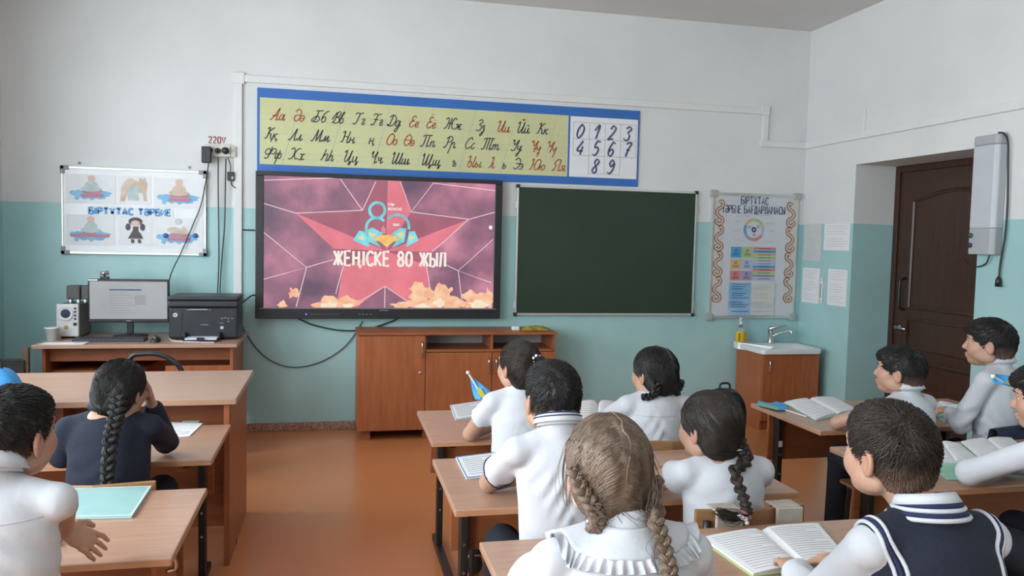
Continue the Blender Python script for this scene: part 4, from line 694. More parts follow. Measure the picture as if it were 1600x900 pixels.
# keyboard, mouse
kb = thing('computer_keyboard', 'dark computer keyboard in front of the monitor', 'keyboard', (-1.4, 5.55, QZ)); ky0, ky1 = 5.505, 5.62
box('body', (-1.63, ky0, QZ), (-1.2, ky1, QZ + .016), mat('keyboard_dark', (.035, .037, .05), .5, var=.1), kb, .003)
kcap = None
for r in range(5):
    for c in range(18):
        x = -1.622 + c * .0233; y = ky0 + .007 + r * .0215
        if kcap is None: kcap = box('key', (0, 0, 0), (.0195, .018, .006), mat('keycap', (.05, .052, .066), .5, var=.1), kb, 0); o = kcap
        else: o = kcap.copy(); COL.objects.link(o)
        o.location = (x, y, QZ + .016)
ms = thing('computer_mouse', 'black computer mouse beside the keyboard', 'mouse', (-1.13, 5.5, QZ)); vs = []
mm = MB(); prof = []
for i in range(9):
    t = i / 8; y = 5.445 + .105 * t; w = .031 * math.sin(math.pi * (.12 + .8 * t)) ** .5; hh = .032 * math.sin(math.pi * (.1 + .72 * t)) ** .8; prof.append((y, w, hh))
mm.add([(-1.13 + w * math.cos(a), y, QZ + .002 + max(0, h_ * math.sin(a))) for y, w, h_ in prof for a in np.linspace(0, math.pi, 10)], [(i * 10 + k, i * 10 + k + 1, (i + 1) * 10 + k + 1, (i + 1) * 10 + k) for i in range(8) for k in range(9)] + [tuple(range(10)), tuple(80 + k for k in range(10))])
mm.build('shell', BLACK, ms, True); MB().lathe([(.008, -.004), (.008, .004)], (-1.13, 5.475, QZ + .026), 12, 0).build('wheel', GREY, ms); MB().tube(spline([(-1.13, 5.55, QZ + .008), (-1.12, 5.6, QZ + .006), (-1.14, 5.68, QZ + .006), (-1.2, 5.8, QZ + .006)], 8), .003, 6).build('lead', BLACK, ms, True)
# speakers
sw = thing('subwoofer', 'white and grey subwoofer with round port at the desk end', 'speaker', (-1.71, 5.75, QZ)); SPG = mat('speaker_side', (.16, .155, .15), .6, var=.08)
box('cabinet', (-1.772, 5.712, QZ + .012), (-1.642, 5.98, QZ + .225), SPG, sw, .004); bz = box('front_face', (-1.775, 5.69, QZ + .012), (-1.64, 5.712, QZ + .228), mat('speaker_white', (.62, .62, .62), .4, var=.02), sw, .008)
MB().lathe([(.05, .0), (.046, -.012), (.03, .01), (.028, .016)], (-1.718, 5.692, QZ + .165), 24, 1, False).build('port_ring', mat('port_white', (.6, .6, .62), .35, var=.02), bz, True); MB().lathe([(.03, -.002), (.001, -.003)], (-1.718, 5.692, QZ + .165), 20, 1).build('port_hole', mat('port_dark', (.02, .02, .06), .5, var=.1), bz)
MB().lathe([(.013, 0), (.013, -.004)], (-1.715, 5.69, QZ + .075), 14, 1).build('badge', mat('badge_gold', (.4, .28, .1), .4, var=.1), bz)
for k in range(4): MB().lathe([(.007, 0), (.006, -.01)], (-1.66, 5.69, QZ + .2 - k * .023), 10, 1).build('control_knob', BLACK, bz)
box('display_window', (-1.672, 5.688, QZ + .085), (-1.65, 5.69, QZ + .105), BLACK, bz, 0)
for x in (-1.745, -1.655): box('rear_foot', (x - .01, 5.72, QZ), (x + .01, 5.95, QZ + .012), BLACK, sw, 0)
for i, (x0, x1, lab) in enumerate(((-1.745, -1.662, 'small dark speaker box on the subwoofer nearer the wall end'), (-1.655, -1.575, 'small dark speaker box on the subwoofer half hidden by the monitor'))):
    st = thing('satellite_speaker', lab, 'speaker', ((x0 + x1) / 2, 5.84, QZ + .225), 'satellite speakers on the subwoofer'); zb = QZ + .2265
    box('box', (x0, 5.8, zb + .022), (x1, 5.9, zb + .115), mat('satellite_dark', (.10, .095, .095), .6, var=.1), st, .005); box('grille', (x0 + .006, 5.796, zb + .028), (x1 - .006, 5.8, zb + .109), mat('grille', (.13, .12, .12), .8, var=.2, scale=120), st, .001)
    MB().box((x0 + .012, 5.82, zb), (x0 + .024, 5.87, zb + .022)).box((x1 - .024, 5.82, zb), (x1 - .012, 5.87, zb + .022)).build('foot', STEEL, st)
# cup and papers
cu = thing('plastic_cup', 'translucent white plastic cup before the subwoofer', 'cup', (-1.78, 5.6, QZ)); MB().lathe([(.03, 0), (.031, .002), (.043, .082), (.0445, .083), (.0415, .082), (.029, .004), (.001, .004)], (-1.77, 5.6, QZ), 20, 2, False).build('wall', mat('cup_plastic', (.7, .74, .74), .3, trans=.35, var=.02), cu, True); MB().lathe([(.0435, .078), (.046, .08), (.046, .085), (.0435, .087)], (-1.77, 5.6, QZ), 20, 2, False).build('rim', WHITE, cu, True)
pp = thing('paper_stack', 'white printed sheets lying at the front of the computer desk', 'paper', (-1.66, 5.45, QZ))
for i in range(3): MB().box((-1.78 + .006 * i, 5.385 + .004 * i, QZ + .001 + i * .0012), (-1.53 + .004 * i, 5.49, QZ + .0021 + i * .0012), .04 * (i - 1)).build('sheet', PAPER, pp)
MB().tube([(-1.585, 5.41, QZ + .0075), (-1.535, 5.46, QZ + .0075)], .003, 6).build('pen_mark', INKG, pp)
# printer
PR0, PR1, PRY = -1.075, -.628, 5.6
pr = thing('laser_printer', 'black multifunction laser printer with paper in its output tray', 'printer', (-.85, PRY, QZ)); PRM = mat('printer_black', (.022, .024, .032), .35, var=.1, scale=12)
box('body', (PR0 + .006, PRY, QZ + .008), (PR1 - .004, PRY + .3, QZ + .215), PRM, pr, .012); box('scanner_unit', (PR0, PRY - .012, QZ + .217), (PR1, PRY + .31, QZ + .262), PRM, pr, .012); box('lid', (PR0 + .002, PRY - .01, QZ + .264), (PR1 - .002, PRY + .31, QZ + .292), mat('printer_lid', (.035, .037, .045), .45, var=.1), pr, .01)
box('exit_slot', (PR0 + .1, PRY - .003, QZ + .192), (PR1 - .08, PRY + .0, QZ + .21), BLACK, pr, 0); MB().box((-.94, PRY - .03, QZ + .2), (-.82, PRY, QZ + .208)).box((-.96, PRY - .02, QZ + .198), (-.8, PRY, QZ + .203)).build('paper_rest', GREY, pr, bevel=.003)
MB().prism([(PR0 + .07, .01), (PR0 + .078, .01), (PR0 + .1, .2), (PR0 + .092, .2)], lambda u, v, d: (u, PRY - .002 + d, QZ + v), .004).build('front_groove', BLACK, pr)
bd = MB().lathe([(.014, 0), (.014, -.003)], (PR0 + .047, PRY, QZ + .166), 20, 1).build('badge', PAPER, pr); mm = MB(); block_text(mm, 'hp', PR0 + .038, QZ + .161, .016, .0028, fwall(PRY - .0035), .7, .1); mm.build('badge_letters', INK, bd)
tr = MB().box((-.96, PRY - .13, QZ + .006), (-.745, PRY, QZ + .014)).box((-.965, PRY - .06, QZ + .014), (-.955, PRY, QZ + .05)).box((-.75, PRY - .06, QZ + .014), (-.74, PRY, QZ + .05)).build('paper_tray', mat('tray_navy', (.015, .015, .035), .4, var=.1), pr, bevel=.002)
box('tray_paper', (-.95, PRY - .115, QZ + .0145), (-.755, PRY + .0, QZ + .022), PAPER, tr, 0); box('paper_stop', (-.875, PRY - .13, QZ + .014), (-.83, PRY - .115, QZ + .03), mat('tray_navy', (.015, .015, .035)), tr, .002)
mm = MB()
for x, z in ((-.7, .14), (-.675, .14), (-.72, .145), (-.7, .12), (-.74, .14)): mm.box((x, PRY - .002, QZ + z), (x + .012, PRY, QZ + z + .006))
mm.box((-.87, PRY - .002, QZ + .098), (-.82, PRY, QZ + .102)); mm.box((-.75, PRY - .002, QZ + .11), (-.725, PRY, QZ + .114)); mm.build('control_marks', GREY, pr); box('sticker', (-.745, PRY - .002, QZ + .072), (-.725, PRY - .0005, QZ + .09), INKG, pr, 0)
lead('white_cable', 'thin white cable lying on the computer desk before the printer', [(-1.09, 5.75, QZ + .004), (-1.06, 5.6, QZ + .004), (-1.0, 5.5, QZ + .004), (-.85, 5.44, QZ + .004), (-.76, 5.43, QZ + .004)], .003, WHITE)

# ------------------------------------------------------------------ teacher's table
T0, T1, TY0, TY1, TZ = -2.0, -.41, 3.575, 4.33, .75
tt = thing('teacher_table', 'long wooden teacher table standing across behind the first student desk', 'table', ((T0 + T1) / 2, TY0, 0))
box('top_board', (T0, TY0, TZ - .026), (T1, TY1, TZ), OAK, tt, .003)
for x in (T0 + .03, T1 - .055): box('side_panel', (x, TY0 + .03, .0), (x + .024, TY1 - .03, TZ - .026), OAKV, tt, .002)
box('modesty_panel', (T0 + .054, TY0 + .2, .12), (T1 - .055, TY0 + .216, TZ - .026), OAKH, tt, .001); box('divider', (-1.13, TY0 + .06, .1), (-1.11, TY0 + .2, TZ - .026), OAKV, tt, .001); box('foot_rail', (T1 - .06, TY0 + .28, 0), (T1 - .028, TY0 + .3, .03), OAKV, tt, 0)

# armchair between table and computer desk: curved black back
ac = thing('swivel_chair', 'black chair with curved tubular backrest behind the teacher table', 'chair', (-1.1, 4.85, 0))
arc_ = [tuple(on_y(px, py, 4.72)) for px, py in ((205, 558), (222, 553), (244, 553), (264, 560), (281, 574))]
arc_ = [(arc_[0][0] - .1, 4.8, .58), (arc_[0][0] - .05, 4.74, .66)] + arc_ + [(arc_[-1][0] + .03, 4.74, .6), (arc_[-1][0] + .03, 4.85, .52)]
MB().tube(spline(arc_, 8), .014, 10).build('back_tube', BLACK, ac, True)
cxm = sum(p[0] for p in arc_[2:7]) / 5; MB().box((cxm - .17, 4.72, .5), (cxm + .13, 4.75, .66)).build('back_pad', mat('black_fabric', (.015, .015, .017), .9, var=.3, scale=60), ac, bevel=.012); MB().box((cxm - .2, 4.74, .42), (cxm + .2, 5.14, .47)).build('seat', mat('black_fabric', (.015, .015, .017)), ac, bevel=.02)
MB().tube([(cxm, 4.94, .1), (cxm, 4.94, .42)], .025, 10).build('column', BLACKM, ac)
for k in range(5):
    a = k * 1.2566 + .3; o = MB().tube([(cxm, 4.94, .1), (cxm + .24 * math.cos(a), 4.94 + .24 * math.sin(a), .062)], [.024, .014], 8).build('base_arm', BLACKM, ac); MB().lathe([(.028, -.012), (.028, .012)], (cxm + .24 * math.cos(a), 4.94 + .24 * math.sin(a), .029), 12, 0).build('caster', BLACK, o)
# wooden chair by the left wall
wc_ = thing('wooden_chair', 'dark wooden chair draped with grey cloth by the wall corner', 'chair', (-1.95, 5.5, 0)); DKW = wood('old_wood', (.09, .055, .035), (.14, .09, .06), .6)
wx0, wx1 = -2.16, -1.82
for x in (wx0, wx1): box('rear_post', (x - .018, 5.28, 0), (x + .018, 5.315, .745), DKW, wc_, .004); box('leg', (x - .018, 5.62, 0), (x + .018, 5.655, .43), DKW, wc_, .004)
box('seat', (wx0 - .02, 5.27, .43), (wx1 + .02, 5.66, .455), DKW, wc_, .006); box('back_rail', (wx0 + .018, 5.288, .5), (wx1 - .018, 5.308, .6), DKW, wc_, .004)
MB().box((wx0 + .02, 5.262, .42), (wx1 - .0, 5.276, .665)).box((wx0 + .02, 5.262, .665), (wx1 - .0, 5.33, .675)).build('draped_cloth', mat('cloth_dark', (.035, .035, .035), .9, var=.3, scale=30), wc_, bevel=.005)

# ------------------------------------------------------------------ student desks and chairs
DZT = .64; Z1, Z2, Z3, Z4 = .64, .67, .69, .67
def desk(x0, x1, y0, y1, label, side_board=False, sticker=False, DZT=.64):
    """y0 = edge towards the pupil, y1 = far edge"""
    t = thing('student_desk', label, 'desk', ((x0 + x1) / 2, (y0 + y1) / 2, 0), 'two-seat student desks')
    box('desktop', (x0, y0, DZT - .022), (x1, y1, DZT), OAK, t, .004)
    box('edge_strip', (x0 + .004, y0 - .0015, DZT - .02), (x1 - .004, y0 + .001, DZT - .003), EDGE, t, 0)
    yc = y1 - .11
    for s, x in ((1, x0 + .1), (-1, x1 - .1)):
        f = MB().box((x - .014, yc - .025, .03), (x + .014, yc + .025, DZT - .05)).build('leg', BLACKM, t, bevel=.003)
        box('foot_bar', (x - .016, y0 + .03, .0), (x + .016, y1 + .02, .032), BLACKM, f, .004); box('top_arm', (x - .013, y0 + .08, DZT - .05), (x + .013, y1 - .04, DZT - .0225), BLACKM, f, .002)
        for z in (.2, .3, .4): MB().lathe([(.007, 0), (.006, -.005 )], (x, yc - .025, z), 8, 1).build('bolt', STEEL, f)
        if sticker and s == 1: box('sticker', (x - .01, yc - .0265, .44), (x + .01, yc - .0252, .47), PAPER, f, 0)
    box('modesty_panel', (x0 + .06, yc + .026, .36), (x1 - .06, yc + .042, DZT - .0225), OAKH, t, .001)
    if side_board:
        box('side_board', (x1 - .085, y0 + .17, .04), (x1 - .069, yc - .03, DZT - .0225), OAKV, t, .001); MB().tube(spline([(x1 - .066, y0 + .2, .6), (x1 - .035, y0 + .2, .57), (x1 - .03, y0 + .21, .53), (x1 - .055, y0 + .21, .52)], 5), .006, 8).build('bag_hook', STEEL, t, True)
    return t
desk(.39, 1.575, 3.155, 3.745, 'front middle student desk with an open thick book and a small flag')
desk(.35, 1.475, 2.255, 2.805, 'second middle student desk with chipped edge and a blue-bordered workbook', DZT=Z2)
desk(.368, 1.5, 1.4, 1.955, 'nearest middle student desk with a large open textbook', DZT=Z3)
desk(2.13, 3.33, 3.12, 3.73, 'front student desk near the door with a blue flag lying on it', sticker=True)
desk(1.933, 3.1, 2.205, 2.765, 'second student desk near the door with open books and green notebook', DZT=Z4)
desk(-1.58, -.395, 2.1, 2.675, 'nearest student desk by the window side with an aqua workbook', True)
desk(-1.63, -.43, 3.012, 3.57, 'student desk pushed against the teacher table')
def jacket(x, y, z, label):
    JM = mat('jacket_navy', (.012, .018, .045), .9, var=.2, scale=50, bump=.15, bscale=120); t = thing('navy_jacket', label, 'jacket', (x, y, z - .22))
    n = 18; prof = [(-.016, -.2), (-.017, -.1), (-.016, -.02), (-.008, .008), (.012, .012), (.03, .006), (.037, -.04), (.038, -.16)]; vs = []
    for i in range(n):
        u = i / (n - 1) * 2 - 1
        for dy, dz_ in prof: vs.append((x + u * .2, y + dy + .004 * math.sin(9 * u + dz_ * 30) * (dz_ < -.03) * (1 if dy > 0 else 0), z + dz_ - .012 * u * u))
    m_ = len(prof); o = MB().add(vs, [(i * m_ + k, (i + 1) * m_ + k, (i + 1) * m_ + k + 1, i * m_ + k + 1) for i in range(n - 1) for k in range(m_ - 1)]).build('body_cloth', JM, t, True); md = o.modifiers.new('thick', 'SOLIDIFY'); md.thickness = .003; md.offset = 1
    MB().tube(spline([(x - .1, y - .012, z + .012), (x - .05, y - .018, z + .02), (x + .05, y - .018, z + .02), (x + .1, y - .012, z + .012)], 6), .009, 8).build('collar_roll', JM, t, True); return t
def chair(x, y, label, back=.72, yaw=0, straps=False, w=.36):
    """pupil looks towards +y; y is the seat centre"""
    t = thing('school_chair', label, 'chair', (x, y, 0), 'wooden school chairs')
    PLY = wood('plywood', (.24, .12, .05), (.33, .18, .085), .4)
    n = 9; st = MB().prism([(x + w / 2 * a, y + b) for a, b in ((-1, -.15), (-.9, -.18), (.9, -.18), (1, -.15), (.95, .16), (.85, .18), (-.85, .18), (-.95, .16))], lambda u, v, d: (u, v, .385 - d), .013).build('seat', PLY, t, bevel=.004)
    prof = [(x + w / 2 * a, y - .235 + .028 * (1 - abs(a)) * -1 + .0) for a in np.linspace(-1, 1, n)]
    b0 = back - .16; m = MB(); vs = []
    for z in (b0, back):
        for (a, q) in prof: vs += [(a, q, z), (a, q + .012, z)]
    k = 2 * n
    for i in range(n - 1):
        a = 2 * i; m.f += [(a, a + 2, k + a + 2, k + a), (a + 1, k + a + 1, k + a + 3, a + 3), (a, a + 1, a + 3, a + 2), (k + a, k + a + 2, k + a + 3, k + a + 1)]
    m.f += [(0, k, k + 1, 1), (2 * n - 2, 2 * n - 1, k + 2 * n - 1, k + 2 * n - 2)]; m.v = vs; br = m.build('backrest', PLY, t, bevel=.004)
    if straps:
        for xs_ in (x - .085, x + .1): MB().box((xs_ - .04, y - .275, back - .1), (xs_ + .04, y - .262, back + .004)).box((xs_ - .04, y - .262, back), (xs_ + .04, y - .205, back + .006)).build('cloth_strap', mat('strap_beige', (.42, .38, .33), .9, var=.08, scale=40), br, bevel=.003)
    for s in (-1, 1):
        xx = x + s * (w / 2 - .03)
        MB().tube(spline([(xx, y - .245, back - .03), (xx, y - .235, .5), (xx, y - .19, .36), (xx, y - .23, .01)], 6), .011, 8).build('leg', BLACKM, t, True); MB().tube(spline([(xx, y - .19, .362), (xx, y + .07, .362), (xx, y + .115, .34), (xx, y + .13, .01)], 6), .011, 8).build('leg', BLACKM, t, True)
    MB().tube([(x - w / 2 + .03, y - .18, .36), (x + w / 2 - .03, y - .18, .36)], .01, 8).tube([(x - w / 2 + .03, y + .13, .355), (x + w / 2 - .03, y + .13, .355)], .01, 8).build('cross_bar', BLACKM, t)
    return t

# ------------------------------------------------------------------ books, notebooks, flags
def quadbook(name, label, px, z, thick, mt, group=None, lines=True, cover=None, edge=None):
    """closed or flat booklet: four picture corners (near-left, near-right, far-right, far-left) on the desk plane"""
    P = [on_z(a, b, z + thick) for a, b in px]; t = thing(name, label, 'book', tuple((P[0] + P[2]) / 2 - Vector((0, 0, thick))), group)
    lo = lambda p, zz: (p.x, p.y, zz)
    MB().add([lo(p, z + .001) for p in P] + [lo(p, z + thick) for p in P], [(3, 2, 1, 0), (4, 5, 6, 7), (0, 1, 5, 4), (1, 2, 6, 5), (2, 3, 7, 6), (3, 0, 4, 7)]).build('pages', PAPER if cover is None else cover, t)
    c = (P[0] + P[1] + P[2] + P[3]) / 4; ins = lambda s: [c + (p - c) * s for p in P]
    if edge:
        I = ins(1.0); J = ins(.93); m = MB()
        for i in range(4): m.add([lo(I[i], z + thick + .0006), lo(I[(i + 1) % 4], z + thick + .0006), lo(J[(i + 1) % 4], z + thick + .0006), lo(J[i], z + thick + .0006)], [(0, 1, 2, 3)])
        m.build('cover_border', edge, t)
    if lines:
        m = MB(); I = ins(.8)
        for k in range(9):
            u = (k + .5) / 9; a = I[0].lerp(I[3], u); b = I[1].lerp(I[2], u)
            if k % 4 == 3: b = a.lerp(b, .6)
            m.tube([(a.x, a.y, z + thick + .001), (b.x, b.y, z + thick + .001)], .0014, 4)
        m.build('text_lines', INKG, t)
    return t
def openbook(name, label, px, z, h=.014, cover=None, rows=12, ink=None, sag=.5):
    """open book: picture corners near-left, near-right, far-right, far-left; spine runs from near to far in the middle"""
    P = [on_z(a, b, z + h * .5) for a, b in px]; t = thing(name, label, 'book', ((P[0].x + P[2].x) / 2, (P[0].y + P[2].y) / 2, z))
    def at(u, v): return P[0].lerp(P[1], u).lerp(P[3].lerp(P[2], u), v)
    hp = lambda u: h * (.35 + .65 * math.sin(math.pi * min(1, abs(u - .5) * 2) ** .55) ** .8) if abs(u - .5) > .004 else h * .25
    for nm, us in (('left_pages', np.linspace(0, .5, 10)), ('right_pages', np.linspace(.5, 1, 10))):
        vs = []; fs = []; n = len(us)
        for v in (0, 1):
            for u in us: p = at(u, v); vs += [(p.x, p.y, z + .003), (p.x, p.y, z + .003 + hp(u))]
        k = 2 * n
        for i in range(n - 1):
            a = 2 * i; fs += [(a + 1, a + 3, k + a + 3, k + a + 1), (a, k + a, k + a + 2, a + 2), (a, a + 2, a + 3, a + 1), (k + a, k + a + 1, k + a + 3, k + a + 2)]
        fs += [(0, 1, k + 1, k), (2 * n - 2, k + 2 * n - 2, k + 2 * n - 1, 2 * n - 1)]; pg = MB().add(vs, fs).build(nm, PAPER, t)
        m = MB(); u0, u1 = (.05, .45) if us[0] == 0 else (.55, .95)
        for r in range(rows):
            v = .08 + .84 * r / (rows - 1); w1 = u1 - (.12 if r % 5 == 3 else 0)
            uu = np.linspace(u0, w1, 8); m.tube([(*at(u, v).xy, z + .0036 + hp(u)) for u in uu], .0006, 3, False)
        m.build('text_lines', ink or INKG, pg)
    Q = [at(-.02, -.02), at(1.02, -.02), at(1.02, 1.02), at(-.02, 1.02)]
    MB().add([(p.x, p.y, z + .0005) for p in Q] + [(p.x, p.y, z + .003) for p in Q], [(3, 2, 1, 0), (4, 5, 6, 7), (0, 1, 5, 4), (1, 2, 6, 5), (2, 3, 7, 6), (3, 0, 4, 7)]).build('cover', cover or GREENB, t)
    return t
COVM = mat('cover_mixed', (.20, .5, .42), .4, col2=(.6, .6, .12), scale=6)
openbook('open_textbook', 'large open textbook with green and yellow cover on the nearest middle desk', [(1177, 897), (1330, 878), (1278, 818), (1097, 840)], Z3, .012, COVM, 16)
openbook('open_textbook', 'thick open book between the two girls at the front middle desk', [(880, 652), (982, 654), (975, 631), (893, 630)], DZT, .03, mat('cover_blue', (.12, .3, .5), .4, var=.1), 7, INKR)
openbook('open_textbook', 'open textbook beside the blue flag on the front door-side desk', [(1275, 655), (1340, 640), (1302, 620), (1226, 628)], DZT, .014, GREENB, 8)
openbook('open_textbook', 'open textbook lying behind the boy at the front door-side desk', [(1462, 645), (1502, 646), (1490, 631), (1440, 626)], DZT, .012, GREENB, 8)
openbook('open_textbook', 'open textbook with white pages above the green notebook', [(1448, 722), (1535, 722), (1500, 694), (1440, 690)], Z4, .014, GREENB, 9)
openbook('open_textbook', 'open textbook under the forearm of the boy in navy vest at the frame edge', [(1530, 714), (1608, 708), (1580, 684), (1502, 690)], Z4, .012, GREENB, 9)
quadbook('green_notebook', 'closed green notebook at the near edge of the second door-side desk', [(1481, 749), (1535, 749), (1518, 722), (1447, 723)], Z4, .004, GREENB, None, False, GREENB)
quadbook('green_notebook', 'closed green notebook on the front door-side desk', [(1476, 659), (1530, 660), (1520, 646), (1456, 642)], DZT, .004, GREENB, None, False, GREENB)
quadbook('aqua_workbook', 'aqua covered workbook on the nearest window-side desk', [(112, 808), (206, 806), (237, 759), (112, 763)], DZT, .008, AQUA, None, False, AQUA, mat('clear_edge', (.62, .72, .74), .25, var=.03))
quadbook('exercise_sheets', 'white exercise sheets under clear aqua cover beside the girl in navy sweater', [(250, 685), (296, 681), (317, 661), (255, 659)], DZT, .004, PAPER, None, True)
quadbook('aqua_folder', 'pale aqua folder under the exercise sheets', [(280, 680), (301, 677), (312, 657), (285, 657)], DZT, .0025, AQUA, None, False, mat('aqua_pale', (.42, .64, .62), .35, var=.05))
quadbook('blue_bordered_workbook', 'white workbook with blue border before the boy in the polo shirt', [(729, 747), (790, 740), (778, 706), (712, 714)], Z2, .006, PAPER, None, True, None, mat('border_blue', (.12, .33, .6), .5, var=.1))
quadbook('blue_bordered_workbook', 'white workbook with pale border on the front middle desk beside the flag', [(712, 655), (760, 648), (752, 626), (703, 633)], DZT, .006, PAPER, None, True, None, mat('border_lilac', (.5, .55, .7), .5, var=.1))
def flag(label, tip, foot, cloth, name='paper_flag'):
    t = thing(name, label, 'flag', tuple(foot)); MB().tube([foot, tip], .004, 7).build('stick', WHITE, t); MB().lathe([(.0065, -.006), (.0075, 0), (.0065, .006)], tuple(tip), 10).build('tip', WHITE, t, True)
    n = 10; vs = []; A, B, C_, E_ = [Vector(p) for p in cloth]
    for i in range(n):
        for j in range(n):
            u, v = i / (n - 1), j / (n - 1); p = A.lerp(B, u).lerp(E_.lerp(C_, u), v); p = p + Vector((0, .012 * math.sin(5 * u + 3 * v), .006 * math.sin(7 * v + 2 * u))); vs.append(p)
    c = MB().add(vs, [(i * n + j, (i + 1) * n + j, (i + 1) * n + j + 1, i * n + j + 1) for i in range(n - 1) for j in range(n - 1)]).build('cloth', FLAGB, t, True); s = c.modifiers.new('thick', 'SOLIDIFY'); s.thickness = .0015
    cen = A.lerp(B, .45).lerp(E_.lerp(C_, .45), .5); ax = (B - A).normalized(); ay = (E_ - A).normalized(); r_ = (E_ - A).length * .2; nn = ax.cross(ay).normalized()
    for s_ in (-1, 1): MB().add([cen + nn * s_ * .016 + (ax * math.cos(k * .5236) + ay * math.sin(k * .5236)) * r_ for k in range(12)], [tuple(range(12))]).build('sun_emblem', FLAGY, c)
    return t
Yf = 3.3
flag('small blue flag with yellow sun held upright at the front middle desk', on_y(731, 582, Yf), on_y(768, 642, Yf) , [on_y(733, 586, Yf), on_y(769, 616, Yf), on_y(766, 630, Yf), on_y(743, 626, Yf)])
zf = DZT + .006; lay = thing('paper_flag', 'blue flag with green strip lying at the corner of the front door-side desk', 'flag', tuple(on_z(1220, 636, DZT)))
def onflat(pts, z, nm, mt, par, dz=.002): return MB().prism([(p.x, p.y) for p in (on_z(a, b, z) for a, b in pts)], lambda u, v, d: (u, v, z + dz - d), .002).build(nm, mt, par)
MB().tube([on_z(1215, 637, zf), on_z(1260, 651, zf)], .004, 7).build('stick', WHITE, lay)
onflat([(1181, 634), (1185, 627), (1204, 632), (1213, 628), (1230, 634), (1228, 641), (1218, 642)], zf, 'cloth', FLAGB, lay, .004); onflat([(1183, 634), (1186, 631), (1216, 638), (1216, 642)], zf, 'green_strip', mat('strip_green', (.25, .5, .2), .6, var=.1), lay, .007)
Yq = 2.25; flag('blue flag beside the cheek of the boy at the frame edge', on_y(1552, 588, Yq), on_y(1640, 640, Yq), [on_y(1551, 585, Yq), on_y(1586, 592, Yq), on_y(1584, 608, Yq), on_y(1559, 602, Yq)])
# blue backpack and black bag
def softbag(name, label, c, r, mt, seed):
    t = thing(name, label, 'bag', (c[0], c[1], c[2] - r[2])); vs = []; n, k = 18, 14
    for i in range(k + 1):
        a = -math.pi / 2 + math.pi * i / k
        for j in range(n):
            b = 2 * math.pi * j / n; e = lambda q: math.copysign(abs(q) ** .7, q); w = 1 + .04 * math.sin(3 * b + seed + 4 * a)
            vs.append((c[0] + r[0] * e(math.cos(a)) * e(math.cos(b)) * w, c[1] + r[1] * e(math.cos(a)) * e(math.sin(b)) * w, c[2] + r[2] * e(math.sin(a))))
    MB().add(vs, [(i * n + j, i * n + (j + 1) % n, (i + 1) * n + (j + 1) % n, (i + 1) * n + j) for i in range(k) for j in range(n)]).build('body', mt, t, True)
    MB().tube(spline([(c[0] - .04, c[1], c[2] + r[2] * .94), (c[0] - .03, c[1], c[2] + r[2] + .03), (c[0] + .03, c[1], c[2] + r[2] + .03), (c[0] + .04, c[1], c[2] + r[2] * .94)], 6), .008, 8).build('carry_loop', BLACK, t, True)
    MB().box((c[0] - r[0] * .6, c[1] - r[1] * 1.12, c[2] - r[2] * .7), (c[0] + r[0] * .6, c[1] - r[1] * .8, c[2] + r[2] * .1)).build('front_pocket', mt, t, bevel=.02); return t
q = on_y(-6, 592, 3.3); softbag('backpack', 'bright blue backpack standing on the student desk at the frame edge', (q.x - .03, 3.32, .79), (.115, .08, .15), mat('bag_blue', (.05, .3, .68), .6, var=.08, scale=20), 1)
q = on_y(1132, 620, 5.0); softbag('backpack', 'shiny black backpack standing on the floor before the wash basin', (q.x, 5.0, .235), (.15, .1, .235), mat('bag_black', (.012, .012, .016), .3, var=.3, scale=30), 2)
